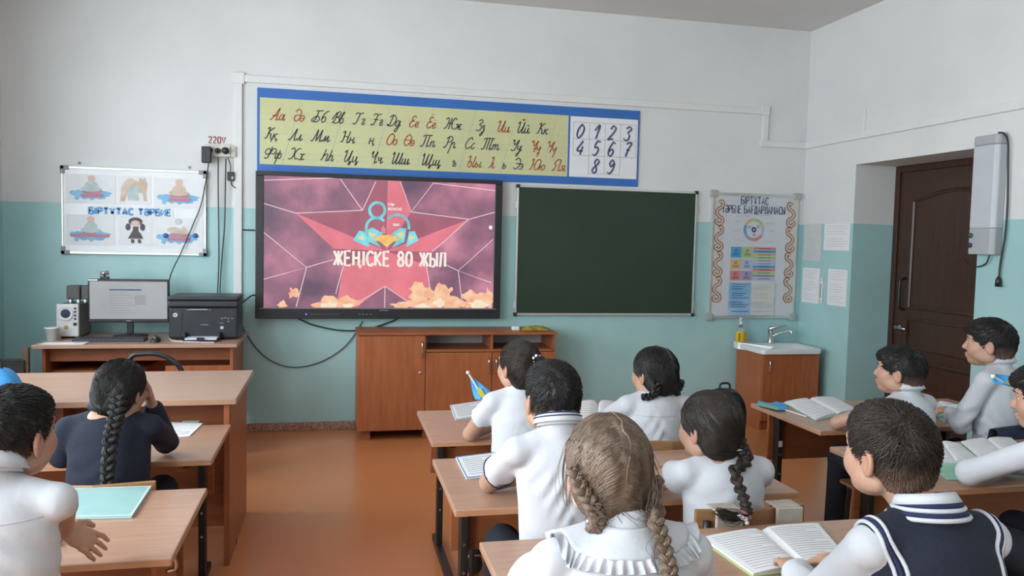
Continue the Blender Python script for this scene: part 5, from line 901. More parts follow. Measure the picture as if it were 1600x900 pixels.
# ------------------------------------------------------------------ people: blended volumes meshed on a grid
def smin(a, b, k):
    h = np.clip(.5 + .5 * (b - a) / k, 0, 1); return b + (a - b) * h - k * h * (1 - h)
class Vol:
    def __init__(s, lo, hi, h, fine=()):
        s.ax = []
        for i in range(3):
            pts = [lo[i]]
            while pts[-1] < hi[i]:
                step = h
                for (flo, fhi, fh) in fine:
                    if flo[i] - fh <= pts[-1] <= fhi[i]: step = min(step, fh)
                pts.append(pts[-1] + step)
            s.ax.append(np.array(pts))
        s.d = np.full([len(a) for a in s.ax], .5, np.float32)
    def _sub(s, lo, hi):
        sl = tuple(slice(max(0, np.searchsorted(a, l) - 1), np.searchsorted(a, h_) + 1) for a, l, h_ in zip(s.ax, lo, hi))
        X, Y, Z = (a[q].astype(np.float32) for a, q in zip(s.ax, sl)); return sl, X[:, None, None], Y[None, :, None], Z[None, None, :]
    def _op(s, sl, v, k, op):
        d = s.d[sl]
        if op == 'u': s.d[sl] = smin(d, v, k)
        elif op == 's': s.d[sl] = -smin(-d, v, k)
    def cone(s, a, b, ra, rb, k=.02, op='u', m=.06):
        a = np.array(a, float); b = np.array(b, float); r = max(ra, rb) + m
        sl, X, Y, Z = s._sub(np.minimum(a, b) - r, np.maximum(a, b) + r); ba = b - a; L2 = max(1e-9, ba @ ba)
        t = np.clip(((X - a[0]) * ba[0] + (Y - a[1]) * ba[1] + (Z - a[2]) * ba[2]) / L2, 0, 1)
        v = np.sqrt((X - a[0] - t * ba[0]) ** 2 + (Y - a[1] - t * ba[1]) ** 2 + (Z - a[2] - t * ba[2]) ** 2) - (ra + (rb - ra) * t)
        s._op(sl, v, k, op); return s
    def ell(s, c, r, k=.02, op='u', Rm=None, m=.06):
        c = np.array(c, float); q = max(r) + m; sl, X, Y, Z = s._sub(c - q, c + q); dx, dy, dz = X - c[0], Y - c[1], Z - c[2]
        if Rm is not None: dx, dy, dz = (Rm[0][i] * dx + Rm[1][i] * dy + Rm[2][i] * dz for i in range(3))
        k0 = np.sqrt((dx / r[0]) ** 2 + (dy / r[1]) ** 2 + (dz / r[2]) ** 2); k1 = np.sqrt((dx / r[0] ** 2) ** 2 + (dy / r[1] ** 2) ** 2 + (dz / r[2] ** 2) ** 2) + 1e-6
        s._op(sl, k0 * (k0 - 1) / k1, k, op); return s
    def half(s, p, n, k=.004):        # keep the side the normal points away from
        p = np.array(p, float); n = np.array(n, float); n /= np.linalg.norm(n); X, Y, Z = s.ax[0][:, None, None], s.ax[1][None, :, None], s.ax[2][None, None, :]
        v = ((X - p[0]) * n[0] + (Y - p[1]) * n[1] + (Z - p[2]) * n[2]).astype(np.float32); s.d = -smin(-s.d, -v, k); return s
    def warp(s, f):
        X, Y, Z = s.ax[0][:, None, None], s.ax[1][None, :, None], s.ax[2][None, None, :]; s.d = (s.d + f(X, Y, Z)).astype(np.float32); return s
    def sample(s, P):
        idx = []; fr = []
        for i in range(3):
            a = s.ax[i]; j = np.clip(np.searchsorted(a, P[:, i]) - 1, 0, len(a) - 2); idx.append(j); fr.append(np.clip((P[:, i] - a[j]) / (a[j + 1] - a[j]), 0, 1))
        out = 0
        for cx in (0, 1):
            for cy in (0, 1):
                for cz in (0, 1):
                    w = (fr[0] if cx else 1 - fr[0]) * (fr[1] if cy else 1 - fr[1]) * (fr[2] if cz else 1 - fr[2]); out = out + w * s.d[idx[0] + cx, idx[1] + cy, idx[2] + cz]
        return out
    def grad(s, P, e=.005):
        g = np.stack([s.sample(P + np.eye(3)[i] * e) - s.sample(P - np.eye(3)[i] * e) for i in range(3)], 1); return g / (np.linalg.norm(g, axis=1, keepdims=True) + 1e-9)
    def mesh(s):
        d = s.d; ins = d < 0; sh = tuple(n - 1 for n in d.shape); cnt = np.zeros(sh, np.int8); offs = [(i, j, k) for i in (0, 1) for j in (0, 1) for k in (0, 1)]
        cut = lambda A, o: A[o[0]:o[0] + sh[0], o[1]:o[1] + sh[1], o[2]:o[2] + sh[2]]
        for o in offs: cnt += cut(ins, o)
        act = (cnt > 0) & (cnt < 8); ci = np.argwhere(act); idx = np.full(sh, -1, np.int64); idx[act] = np.arange(len(ci)); acc = np.zeros((len(ci), 3)); n = np.zeros(len(ci))
        for ax in range(3):
            for o in offs:
                if o[ax]: continue
                a = ci + np.array(o); b = a.copy(); b[:, ax] += 1; va = d[tuple(a.T)]; vb = d[tuple(b.T)]; mk = (va < 0) != (vb < 0)
                t = (va / np.where(mk, va - vb, 1))[mk]; p = np.stack([s.ax[i][a[mk, i]] for i in range(3)], 1); p[:, ax] += t * (s.ax[ax][b[mk, ax]] - s.ax[ax][a[mk, ax]]); acc[mk] += p; n[mk] += 1
        V = acc / n[:, None]; Fs = []
        for ax in range(3):
            u, w = [(1, 2), (2, 0), (0, 1)][ax]; sl0 = [slice(None)] * 3; sl1 = [slice(None)] * 3; sl0[ax] = slice(0, -1); sl1[ax] = slice(1, None)
            A = ins[tuple(sl0)]; B = ins[tuple(sl1)]; e = np.argwhere(A != B); e = e[(e[:, u] > 0) & (e[:, w] > 0) & (e[:, u] < sh[u]) & (e[:, w] < sh[w])]; flip = A[tuple(e.T)]
            def cell(du, dw): q = e.copy(); q[:, u] += du; q[:, w] += dw; return idx[tuple(q.T)]
            f = np.stack([cell(-1, -1), cell(0, -1), cell(0, 0), cell(-1, 0)], 1); f[~flip] = f[~flip][:, ::-1]; Fs.append(f)
        return V, np.concatenate(Fs)
    def build(s, name, mt, parent=None, attr=None):
        V, Q = s.mesh(); me = bpy.data.meshes.new(name); me.vertices.add(len(V)); me.vertices.foreach_set('co', V.astype(np.float32).ravel()); me.loops.add(len(Q) * 4); me.loops.foreach_set('vertex_index', Q.astype(np.int32).ravel())
        me.polygons.add(len(Q)); me.polygons.foreach_set('loop_start', np.arange(0, len(Q) * 4, 4, dtype=np.int32)); me.polygons.foreach_set('use_smooth', np.ones(len(Q), bool)); me.update(calc_edges=True); me.validate()
        if attr:
            for nm, fnc in attr.items(): at = me.attributes.new(nm, 'FLOAT', 'POINT'); at.data.foreach_set('value', fnc(V).astype(np.float32))
        me.materials.append(mt); o = bpy.data.objects.new(name, me); COL.objects.link(o)
        if parent: o.parent = parent
        return o
def tubes_np(paths, radii, n=4):
    """paths (S,M,3), radii (S,M) -> verts, quads (open tubes, pointed by the radii)"""
    S_, M_, _ = paths.shape; t = np.gradient(paths, axis=1); t /= np.linalg.norm(t, axis=2, keepdims=True) + 1e-9
    ref = np.where(np.abs(t[..., 2:3]) < .9, np.array([0, 0, 1.0]), np.array([1.0, 0, 0])); a = np.cross(t, ref); a /= np.linalg.norm(a, axis=2, keepdims=True) + 1e-9; b = np.cross(t, a)
    ang = np.arange(n) * 2 * np.pi / n; V = paths[:, :, None] + radii[:, :, None, None] * (a[:, :, None] * np.cos(ang)[:, None] + b[:, :, None] * np.sin(ang)[:, None]); V = V.reshape(-1, 3)
    s, m, k = np.meshgrid(np.arange(S_), np.arange(M_ - 1), np.arange(n), indexing='ij'); base = s * M_ * n + m * n; k2 = (k + 1) % n
    return V, np.stack([base + k, base + k2, base + n + k2, base + n + k], -1).reshape(-1, 4)
def np_mesh(name, V, Q, mt, parent):
    me = bpy.data.meshes.new(name); me.vertices.add(len(V)); me.vertices.foreach_set('co', V.astype(np.float32).ravel()); me.loops.add(len(Q) * 4); me.loops.foreach_set('vertex_index', Q.astype(np.int32).ravel()); me.polygons.add(len(Q)); me.polygons.foreach_set('loop_start', np.arange(0, len(Q) * 4, 4, dtype=np.int32)); me.polygons.foreach_set('use_smooth', np.ones(len(Q), bool)); me.update(calc_edges=True)
    me.materials.append(mt); o = bpy.data.objects.new(name, me); COL.objects.link(o); o.parent = parent; return o

def skin_mat(name, c):
    m = mat(name, c, .5, var=.05, scale=30, bump=.04, bscale=180); nt = m.node_tree; b = nt.nodes['Principled BSDF']; at = nt.nodes.new('ShaderNodeAttribute'); at.attribute_name = 'blush'
    mx = nt.nodes.new('ShaderNodeMix'); mx.data_type = 'RGBA'; src = b.inputs['Base Color'].links[0].from_socket; mx.inputs[7].default_value = (c[0] * .85, c[1] * .5, c[2] * .45, 1)
    nt.links.new(at.outputs['Fac'], mx.inputs[0]); nt.links.new(src, mx.inputs[6]); nt.links.new(mx.outputs[2], b.inputs['Base Color']); b.inputs['Subsurface Weight'].default_value = .12; b.inputs['Subsurface Radius'].default_value = (.012, .005, .003); b.inputs['Subsurface Scale'].default_value = .5
    return m
SKIN = skin_mat('skin', (.45, .262, .185)); SKIN2 = skin_mat('skin_fair', (.52, .34, .265))
def hair_mat(name, c1, c2, r=.5):
    m = mat(name, c1, r, col2=c2, scale=45, stretch=(1, 1, .35), spec=.4); nt = m.node_tree; b = nt.nodes['Principled BSDF']; at = nt.nodes.new('ShaderNodeAttribute'); at.attribute_name = 'fade'; mx = nt.nodes.new('ShaderNodeMix'); mx.data_type = 'RGBA'
    src = b.inputs['Base Color'].links[0].from_socket; mx.inputs[7].default_value = (.26, .155, .115, 1); nt.links.new(at.outputs['Fac'], mx.inputs[0]); nt.links.new(src, mx.inputs[6]); nt.links.new(mx.outputs[2], b.inputs['Base Color']); return m
HBLACK = hair_mat('hair_black', (.008, .0075, .008), (.018, .016, .016)); HBROWN = hair_mat('hair_dark_brown', (.016, .011, .009), (.034, .024, .019)); HBLOND = hair_mat('hair_ash_brown', (.10, .066, .046), (.21, .15, .112), .5)
COTTON = mat('white_cotton', (.56, .58, .63), .85, var=.02, scale=12, bump=.12, bscale=60); NAVY = mat('navy_knit', (.010, .014, .030), .9, var=.2, scale=120, bump=.15, bscale=260); NAVYS = mat('navy_stripe', (.012, .018, .07), .8, var=.1, scale=60); TROUSER = mat('navy_trouser', (.010, .012, .022), .85, var=.2, scale=60); SHOE = mat('shoe_black', (.012, .012, .013), .35, var=.2); EYEW = mat('eye_white', (.7, .7, .68), .2, var=.02); EYED = mat('eye_dark', (.012, .008, .006), .12, var=.1)
def rotz(a): return np.array([[math.cos(a), -math.sin(a), 0], [math.sin(a), math.cos(a), 0], [0, 0, 1]])
def rotx(a): return np.array([[1, 0, 0], [0, math.cos(a), -math.sin(a)], [0, math.sin(a), math.cos(a)]])
def roty(a): return np.array([[math.cos(a), 0, math.sin(a)], [0, 1, 0], [-math.sin(a), 0, math.cos(a)]])

def hand(v, w, dirv, nrm, side, curl=.5, s=.9):
    """w wrist, dirv towards the fingers, nrm out of the back of the hand; side +1 puts the thumb on +lat"""
    d = np.array(dirv, float); d /= np.linalg.norm(d); nn = np.array(nrm, float); nn -= d * (nn @ d); nn /= np.linalg.norm(nn); lat = np.cross(d, nn) * side; w = np.array(w, float); Rm = np.stack([lat, d, nn], 1)
    v.ell(w + d * .042 * s, (.032 * s, .05 * s, .014 * s), .012, 'u', Rm)
    for o, ln in ((-.026, .040), (-.0095, .052), (.008, .056), (.0255, .050)):
        b = w + (d * .078 + lat * o) * s; a1 = curl * .7; a2 = curl * 1.6; p1 = b + (d * math.cos(a1) - nn * math.sin(a1) + lat * o * 9) * ln * .5 * s; p2 = p1 + (d * math.cos(a2) - nn * math.sin(a2)) * ln * .55 * s
        v.cone(b - d * .012, b, .008 * s, .0078 * s, .003, m=.02).cone(b, p1, .0076 * s, .007 * s, .002, m=.02).cone(p1, p2, .007 * s, .0056 * s, .002, m=.02)
    b = w + (d * .022 + lat * .026) * s; p1 = b + (d * .75 + lat * .55 - nn * .25) * .032 * s; p2 = p1 + (d * .9 + lat * .15 - nn * .35) * .026 * s
    v.cone(w + d * .02 * s + lat * .012 * s, b, .013 * s, .012 * s, .008, m=.02).cone(b, p1, .0115 * s, .0095 * s, .004, m=.02).cone(p1, p2, .0095 * s, .0075 * s, .003, m=.02)

def braid(paths_pts, r0, r1, turns, mt, name, parent, flat=1.0, ph=0.0):
    C = np.array(spline([tuple(p) for p in paths_pts], 24)); n = len(C); t = np.gradient(C, axis=0); t /= np.linalg.norm(t, axis=1, keepdims=True); side = np.cross(t, np.array([0, 1.0, 0])); side /= np.linalg.norm(side, axis=1, keepdims=True) + 1e-9; nor = np.cross(side, t); u = np.linspace(0, 1, n); R_ = r0 + (r1 - r0) * u
    P, Rd = [], []
    for k in range(3):
        th = 2 * math.pi * (turns * u + k / 3) + ph; c = C + side * (R_ * .62 * np.sin(th))[:, None] + nor * (R_ * .42 * np.sin(2 * th))[:, None]
        P.append(c); Rd.append(R_ * .46)
        for q in range(9):
            a = q * .698 + .3 * k; P.append(c + (side * math.cos(a) + nor * math.sin(a)) * (R_ * .38)[:, None] + rng.normal(0, .0004, 3)); Rd.append(R_ * .17)
    V, Q = tubes_np(np.array(P), np.array(Rd), 6); return np_mesh(name, V, Q, mt, parent)

def person(spec):
    g = spec.get; X, Y = spec['at']; top = spec['top']; S_ = g('sh', top - .235); hx, hy = spec['head']; sc = g('hs', 1.0); hc = np.array([hx, hy, top - .113 * sc - g('hair_up', .012)]); Rh = rotz(-math.radians(g('yaw', 0))) @ rotx(-math.radians(g('pitch', 0))) @ roty(math.radians(g('roll', 0))); W = lambda *p: hc + Rh @ (np.array(p) * sc)
    ty = -math.radians(g('turn', 0)); Rt = rotz(ty); nb = np.array([X + g('lx', 0), Y + g('ly', .04), S_ + .025]); hip = np.array([X, Y - g('back', 0), .50]); dz = g('dz', .64); lg = .02 if g('sleeve', 'short') == 'long' else 0; bw = g('bw', 1.0)
    sp1 = hip + (nb - hip) * .3; sp2 = hip + (nb - hip) * .72; shl = {s: nb + Rt @ np.array([s * .120 * bw, -.008, -.056]) for s in (-1, 1)}
    arms = {}
    for s in (-1, 1):
        a = g('armL' if s < 0 else 'armR')
        if a is None: e = shl[s] + np.array([s * .07, .15, -.17]); e[2] = dz + .036 + lg; w = e + np.array([-s * .13, .15, 0]); w[2] = dz + .03 + lg * .5; a = (e, w)
        arms[s] = (np.array(a[0], float), np.array(a[1], float))
    lo = np.minimum.reduce([hip - .22, nb - .25, hc - .2] + [x - .16 for s in arms for x in arms[s]]); hi = np.maximum.reduce([hip + .22, nb + .25, hc + .2] + [x + .16 for s in arms for x in arms[s]]); hi[1] = max(hi[1], hip[1] + .45); lo[2] = .0; hi[2] = hc[2] + .17
    fine = [(hc - .14, hc + .14, .0042)]
    for s in (-1, 1):
        hd_ = g('handL' if s < 0 else 'handR')
        if hd_: hq = arms[s][1] + np.array(hd_[0]) / np.linalg.norm(hd_[0]) * .065; fine.append((hq - .09, hq + .09, .0036))
    v = Vol(lo, hi, .0105, fine)
    # trunk, arms, legs
    v.ell(hip + [0, .0, .0], (.112 * bw, .094, .095), .03, 'u', Rt).ell(sp1, (.096 * bw, .074, .12), .03, 'u', Rt).ell(sp2, (.1 * bw, .072, .12), .03, 'u', Rt)
    for s in (-1, 1): v.cone(nb - [0, 0, .04], shl[s], .036, .033, .012)
    for s in (-1, 1):
        e, w = arms[s]; v.cone(shl[s], e, .037, .030, .012).cone(e, w, .030, .0205, .01)
        hd = g('handL' if s < 0 else 'handR')
        dv = (w - e) / np.linalg.norm(w - e)
        if hd: hand(v, w, hd[0], hd[1], hd[3] if len(hd) > 3 else -s, hd[2])
        else: hand(v, w, dv, (0, 0, 1), -s, .35)
        kn = hip + np.array([s * .1, .36, -.03]); an = kn + np.array([s * .02, .0 + g('tuck', 0), -.39]); v.cone(hip + [s * .07, .03, -.03], kn, .066, .05, .02).cone(kn, an, .05, .034, .02).cone(an, an + [0, .1, -.03], .032, .026, .02)
    # head
    Re = Rh; E = lambda c, r, k=.015, op='u': v.ell(W(*c), tuple(q * sc for q in r), k, op, Re)
    E((0, -.012, .022), (.0715, .088, .079), .02); E((0, .026, -.028), (.0585, .056, .072), .025); E((0, .05, -.08), (.028, .028, .02), .022)
    for s in (-1, 1): E((s * .034, .044, -.03), (.029, .032, .03), .02); E((s * .052, .0, -.058), (.016, .035, .022), .02)
    E((0, .066, .026), (.05, .02, .018), .02); v.cone(W(0, .078, .004), W(0, .094, -.026), .008 * sc, .0105 * sc, .01); 
    for s in (-1, 1): v.cone(W(s * .009, .085, -.029), W(s * .011, .084, -.03), .0075 * sc, .007 * sc, .008); E((s * .031, .083, .003), (.017, .012, .009), .006, 's')
    E((0, .0825, -.054), (.0215, .0085, .006), .006); E((0, .081, -.0645), (.0185, .0085, .0065), .006); E((0, .0935, -.0592), (.022, .006, .0015), .004, 's')
    for s in (-1, 1): E((s * .0315, .069, .0095), (.0165, .0095, .0042), .004); E((s * .0315, .069, -.005), (.0155, .008, .0035), .004)
    for s in (-1, 1):
        Re = Rh @ rotz(s * .35) @ rotx(-.15); E((s * .0735, -.012, -.012), (.0085, .019, .030), .006); E((s * .0815, -.008, -.008), (.0065, .0115, .019), .004, 's'); Re = Rh
    v.cone(W(0, -.022, -.05), nb + np.array([0, -.005, -.01]), .041 * sc, .044, .014)
    def blush(V):
        q = (V - hc) @ Rh / sc; f = np.exp(-((q[:, 0] / .02) ** 2 + ((q[:, 1] - .088) / .012) ** 2 + ((q[:, 2] + .059) / .0085) ** 2)) * .9
        return np.clip(f + .35 * np.exp(-(((np.abs(q[:, 0]) - .078) / .012) ** 2 + ((q[:, 2] + .01) / .03) ** 2)) + .18 * np.exp(-(((np.abs(q[:, 0]) - .045) / .02) ** 2 + ((q[:, 1] - .06) / .03) ** 2 + ((q[:, 2] + .03) / .02) ** 2)), 0, 1)
    o = v.build('person', g('skin', SKIN), None, {'blush': blush}); tag(o, spec['label'], 'person', 'pupils seated at the desks')
    if g('face'):
        for s in (-1, 1):
            c = W(s * .031, .0635, .002); m = MB().lathe([(.0125 * math.sin(t), -.0125 * math.cos(t)) for t in np.linspace(.02, 3.12, 12)], (0, 0, 0), 16, 1)
            m.v = [tuple(c + Rh @ np.array(p)) for p in m.v]; ey = m.build('eye', EYEW, o, True)
            m = MB().lathe([(.0001, .0133), (.004, .0128), (.0072, .0108)], (0, 0, 0), 14, 1); m.v = [tuple(c + Rh @ rotz(math.radians(g('gaze', 0))) @ np.array(p)) for p in m.v]; m.build('iris', EYED, ey, True)
            PB_ = np.array([W(s * a, b, z) for a, b, z in ((.012, .0875, .0195), (.024, .0865, .0245), (.037, .079, .025), (.047, .068, .020))])
            for _ in range(5): PB_ = PB_ - v.grad(PB_) * (v.sample(PB_) - .0005)[:, None]
            MB().tube([tuple(p) for p in PB_], [.0015, .0026, .0024, .001], 6).build('eyebrow', g('hm', HBLACK), o, True)
    # ---- garment
    sl = g('sleeve', 'short'); off = g('loose', .012); lo2 = lo.copy(); lo2[2] = .36; hi2 = hi.copy(); hi2[2] = nb[2] + .09
    c = Vol(lo2, hi2, g('cres', .0078)); cm = g('cloth', COTTON); k_ = .03
    hh_ = (nb - hip)[2]
    c.ell(hip + [0, 0, .0], (.118 * bw + off, .1 + off, .1), k_, 'u', Rt)
    for f_, rx_, ry_ in ((.15, .108, .09), (.3, .108, .085), (.45, .108, .083), (.6, .109, .082), (.74, .107, .078)): c.ell(hip + (nb - hip) * f_, (rx_ * bw + off, ry_ + off * .9, hh_ * .27), .02, 'u', Rt)
    c.cone(nb - [0, 0, .02], nb + [0, -.004, .010], .056, .05, .02)
    for s in (-1, 1): c.cone(nb - [0, 0, .03], shl[s], .05, .039, .012)
    for s in (-1, 1):
        e, w = arms[s]; 
        if sl == 'short': q = shl[s] + (e - shl[s]) * g('sf', .72); c.cone(shl[s], q, .039, .043 + off * .6, .012)
        elif sl == 'puff': q = shl[s] + (e - shl[s]) * .62; c.ell(shl[s] + (e - shl[s]) * .3, (.043, .044, .05), .015).cone(shl[s], q, .038, .045, .012)
        else: q = e + (w - e) * .9; c.cone(shl[s], e, .040, .040, .012).cone(e, q, .041, .034, .012)
    if sl == 'short' or sl == 'puff':
        for s in (-1, 1):
            e, w = arms[s]; f_ = g('sf', .72) if sl == 'short' else .62; q = shl[s] + (e - shl[s]) * f_; ax_ = (e - shl[s]) / np.linalg.norm(e - shl[s]); c.cone(q + ax_ * .03, q + ax_ * .12, .09, .1, .006, 's', m=.02)
    c.half((0, 0, .40), (0, 0, -1)); c.cone(nb + [0, .01, .03], nb + [0, .03, .12], .047, .06, .006, 's', m=.02)
    ph = g('seed', 0) * 1.7; A = g('wr', .0015 if g('vest') else .0045)
    if A: c.warp(lambda x, y, z: (A * (np.sin(85 * z + 105 * np.abs(x - X) + 3 * np.sin(23 * x + ph) + ph) * np.clip(.25 + .75 * np.sin(19 * x + 15 * z + 2 * ph), 0, 1) + .7 * np.sin(95 * (x - X) + 50 * z + 2.5 * np.sin(17 * z + ph) + ph) * np.clip(.2 + .8 * np.sin(13 * z - 21 * x + ph), 0, 1)) - .3 * A) * np.clip((nb[2] - .05 - z) / .1, .1, 1))
    sh = c.build(g('garment', 'shirt'), cm, o)
    def on_surf(P, lift=.001, vol=None):
        P = np.array(P, float); vv = vol or c
        for _ in range(6): P = P - vv.grad(P) * (vv.sample(P) - lift)[:, None]
        return P
    # bottoms, shoes
    b = Vol(np.array([hip[0] - .26, hip[1] - .2, .03]), np.array([hip[0] + .26, hip[1] + .5, .56]), .013); b.ell(hip - [0, 0, .0], (.125 * bw, .106, .1), .03)
    for s in (-1, 1):
        kn = hip + np.array([s * .1, .36, -.03]); an = kn + np.array([s * .02, g('tuck', 0), -.39]); b.cone(hip + [s * .07, .03, -.03], kn, .075, .058, .02).cone(kn, an + [0, 0, .04], .056, .044, .015)
        m = Vol(an + np.array([-.06, -.08, -.09]), an + np.array([.06, .18, .05]), .011); m.ell(an + [0, .055, -.045], (.04, .1, .035), .01).ell(an + [0, -.01, -.02], (.038, .045, .045), .03).half((0, 0, .004), (0, 0, -1)); m.build('shoe', SHOE, o)
    b.half((0, 0, .04), (0, 0, -1)); b.build(g('bottoms', 'trousers'), TROUSER, o)
    # ---- collar
    col = g('collar'); 
    if col:
        ax_ = (hc + Rh @ np.array([0, -.03, -.06]) - nb); ax_ = ax_ / np.linalg.norm(ax_) * .3 + Rt @ np.array([0, .12, 1.0]); ax_ /= np.linalg.norm(ax_); base = nb + np.array([0, .0, .024 if col != 'vest' else .008]); ux = Rt @ np.array([1.0, 0, 0]); uy = np.cross(ax_, ux); hgt = g('chgt', .029)
        def ring(r, h_, lobes=None, n=44): return [base + ax_ * h_ + (ux * math.cos(a) * r + uy * math.sin(a) * r * 1.02) for a in np.linspace(math.radians(115), math.radians(425), n)]
        def sheet(name, R1, R2, mt, th=.003):
            n = len(R1); q = MB().add([tuple(p) for p in R1] + [tuple(p) for p in R2], [(i, i + 1, n + i + 1, n + i) for i in range(n - 1)]).build(name, mt, o, True); md_ = q.modifiers.new('thick', 'SOLIDIFY'); md_.thickness = th; return q
        st_ = sheet('collar_stand', ring(.062, -.012), ring(.054, hgt), cm if col != 'vest' else COTTON); fold = sheet('collar', ring(.0545, hgt + .002), ring(.073 if col != 'vest' else .062, -.004 if col != 'vest' else .012), g('ccloth', COTTON))
        if col == 'polo':
            for f_ in ((.28, .62) if col == 'vest' else (.3, .55)):
                rr_ = .0565 + (.071 - .0545) * f_ + .0012; MB().tube([tuple(p) for p in ring(rr_, (hgt + .002) * (1 - f_) - .006 * f_)], .0034 if col == 'vest' else .0026, 6, flat=.6).build('collar_stripe', NAVYS if col == 'polo' else (NAVYS, NAVYS)[0], fold, True)
    if g('frill'):    # wide round collar with gathered edge
        n = 90; inner, outer, fr1, fr2 = [], [], [], []
        for a in np.linspace(math.radians(100), math.radians(440), n):
            dv = Rt @ np.array([math.cos(a), math.sin(a), 0]); inner.append(nb + dv * .052 + [0, 0, .015]); outer.append(nb + dv * np.array([.112, .09, 0]) - [0, 0, .028]); fr2.append(nb + dv * np.array([.13, .1, 0]) - [0, 0, .048])
        rows_ = []
        for t_ in np.linspace(0, 1, 9): rows_.append(on_surf([p * (1 - t_) + q * t_ for p, q in zip(inner, outer)], .006 + .005 * t_))
        V_ = np.concatenate(rows_); q = MB().add([tuple(p) for p in V_], [(r * n + i, r * n + i + 1, (r + 1) * n + i + 1, (r + 1) * n + i) for r in range(8) for i in range(n - 1)]).build('wide_collar', cm, o, True); q.modifiers.new('thick', 'SOLIDIFY').thickness = .002
        rows_ = []; n2 = 270; F1 = np.array(spline([tuple(p) for p in rows_[-1]] if rows_ else [tuple(p) for p in V_[-n:]], 3))[:n2 - 2]; F2 = on_surf(np.array(spline([tuple(p) for p in fr2], 3))[:n2 - 2], .006); m_ = len(F1)
        for t_ in np.linspace(0, 1, 4):
            P_ = F1 * (1 - t_) + F2 * t_; wv = np.sin(np.arange(m_) * .95) * .0085 * t_; rows_.append(on_surf(P_, .011) + c.grad(P_) * wv[:, None] + np.array([0, 0, 1]) * (.0012 * np.sin(np.arange(m_) * .37))[:, None])
        V_ = np.concatenate(rows_); MB().add([tuple(p) for p in V_], [(r * m_ + i, r * m_ + i + 1, (r + 1) * m_ + i + 1, (r + 1) * m_ + i) for r in range(3) for i in range(m_ - 1)]).build('ruffle', cm, q, True)
    if g('yoke'):      # back seam
        zz_ = nb[2] - g('yoke'); P_ = np.array([nb + Rt @ np.array([a, -.2, 0]) + [0, 0, zz_ - nb[2]] for a in np.linspace(-.115, .115, 40)]); fy_ = Rt @ np.array([0, 1.0, 0])
        for _ in range(30): P_ = P_ + fy_ * np.clip(c.sample(P_) - .0004, -.01, .02)[:, None]
        MB().tube([tuple(p) for p in P_], .0013, 5).build('yoke_seam', mat('seam_grey', (.5, .52, .56), .9, var=.05), sh, True)
    if g('cuff'):
        for s in (-1, 1):
            e, w = arms[s]; 
            f_ = .715 if sl == 'short' else .61; q = shl[s] + (e - shl[s]) * f_; ax_ = (e - shl[s]) / np.linalg.norm(e - shl[s]); u1 = np.cross(ax_, [0, 0, 1.0]); u1 /= np.linalg.norm(u1); u2 = np.cross(ax_, u1); P_ = on_surf([q - ax_ * .008 + (u1 * math.cos(t) + u2 * math.sin(t)) * .056 for t in np.linspace(0, 6.283, 32)], .0008); MB().tube([tuple(p) for p in P_], .003, 6).build('sleeve_stripe', NAVYS, sh, True)
    if g('vest'):
        vs_ = Vol(lo2, hi2, .0078); vs_.ell(hip + [0, 0, .0], (.125 * bw + off, .107 + off, .1), k_, 'u', Rt)
        for f_, rx_, ry_ in ((.15, .115, .097), (.3, .115, .092), (.45, .115, .09), (.6, .116, .089), (.74, .114, .085)): vs_.ell(hip + (nb - hip) * f_, (rx_ * bw + off, ry_ + off * .9, hh_ * .27), .02, 'u', Rt)
        vs_.cone(nb - [0, 0, .02], nb + [0, -.004, .006], .062, .056, .02)
        for s in (-1, 1): vs_.cone(nb - [0, 0, .028], shl[s] * .85 + nb * .15, .055, .046, .014)
        vs_.half((0, 0, .42), (0, 0, -1)); vs_.cone(nb + [0, .0, .022], nb + [0, .02, .1], .05, .075, .008, 's', m=.02)
        for s in (-1, 1): e = arms[s][0]; dv = Rt @ np.array([s, 0, 0]); vs_.ell(shl[s] + dv * .05 + [0, 0, -.03], (.045, .095, .105), .006, 's', Rt)
        vs_.warp(lambda x, y, z: .0022 * np.sin(25 * z + 9 * x + ph) * np.sin(8 * x + ph)); ve = vs_.build('vest', NAVY, o)
        for s in (-1, 1):
            dv = Rt @ np.array([s, 0, 0]); fy_ = Rt @ np.array([0, 1.0, 0]); cc_ = shl[s] + dv * .05 + np.array([0, 0, -.03])
            for q, (ins_, mt_) in enumerate(((.030, COTTON), (.040, NAVYS), (.050, COTTON))):
                P_ = np.array([cc_ - dv * (ins_ + .006) + fy_ * math.cos(t) * .088 * (1 + q * .09) + np.array([0, 0, 1]) * math.sin(t) * .092 * (1 + q * .09) for t in np.linspace(0, 6.283, 56)]); P_ = on_surf(P_, .0015, vs_); MB().tube([tuple(p) for p in P_], .0042, 6).build('armhole_stripe', mt_, ve, True)
        for q, mt_ in enumerate((NAVYS, COTTON, NAVYS, COTTON)): MB().tube([tuple(nb + Rt @ np.array([math.cos(a) * (.057 + .0048 * q), math.sin(a) * (.057 + .0048 * q), .020 - .0075 * q - .012 * math.sin(a)])) for a in np.linspace(0, 6.283, 48)], .0048, 6).build('neck_stripe', mt_, ve, True)
    # ---- hair
    hm = g('hm', HBLACK); style = spec['hair']; hv = Vol(hc - .19, hc + .19, .0052); H = lambda cc, r, k=.012, op='u': hv.ell(W(*cc), tuple(q * sc for q in r), k, op, Rh); t_ = g('thick', .009)
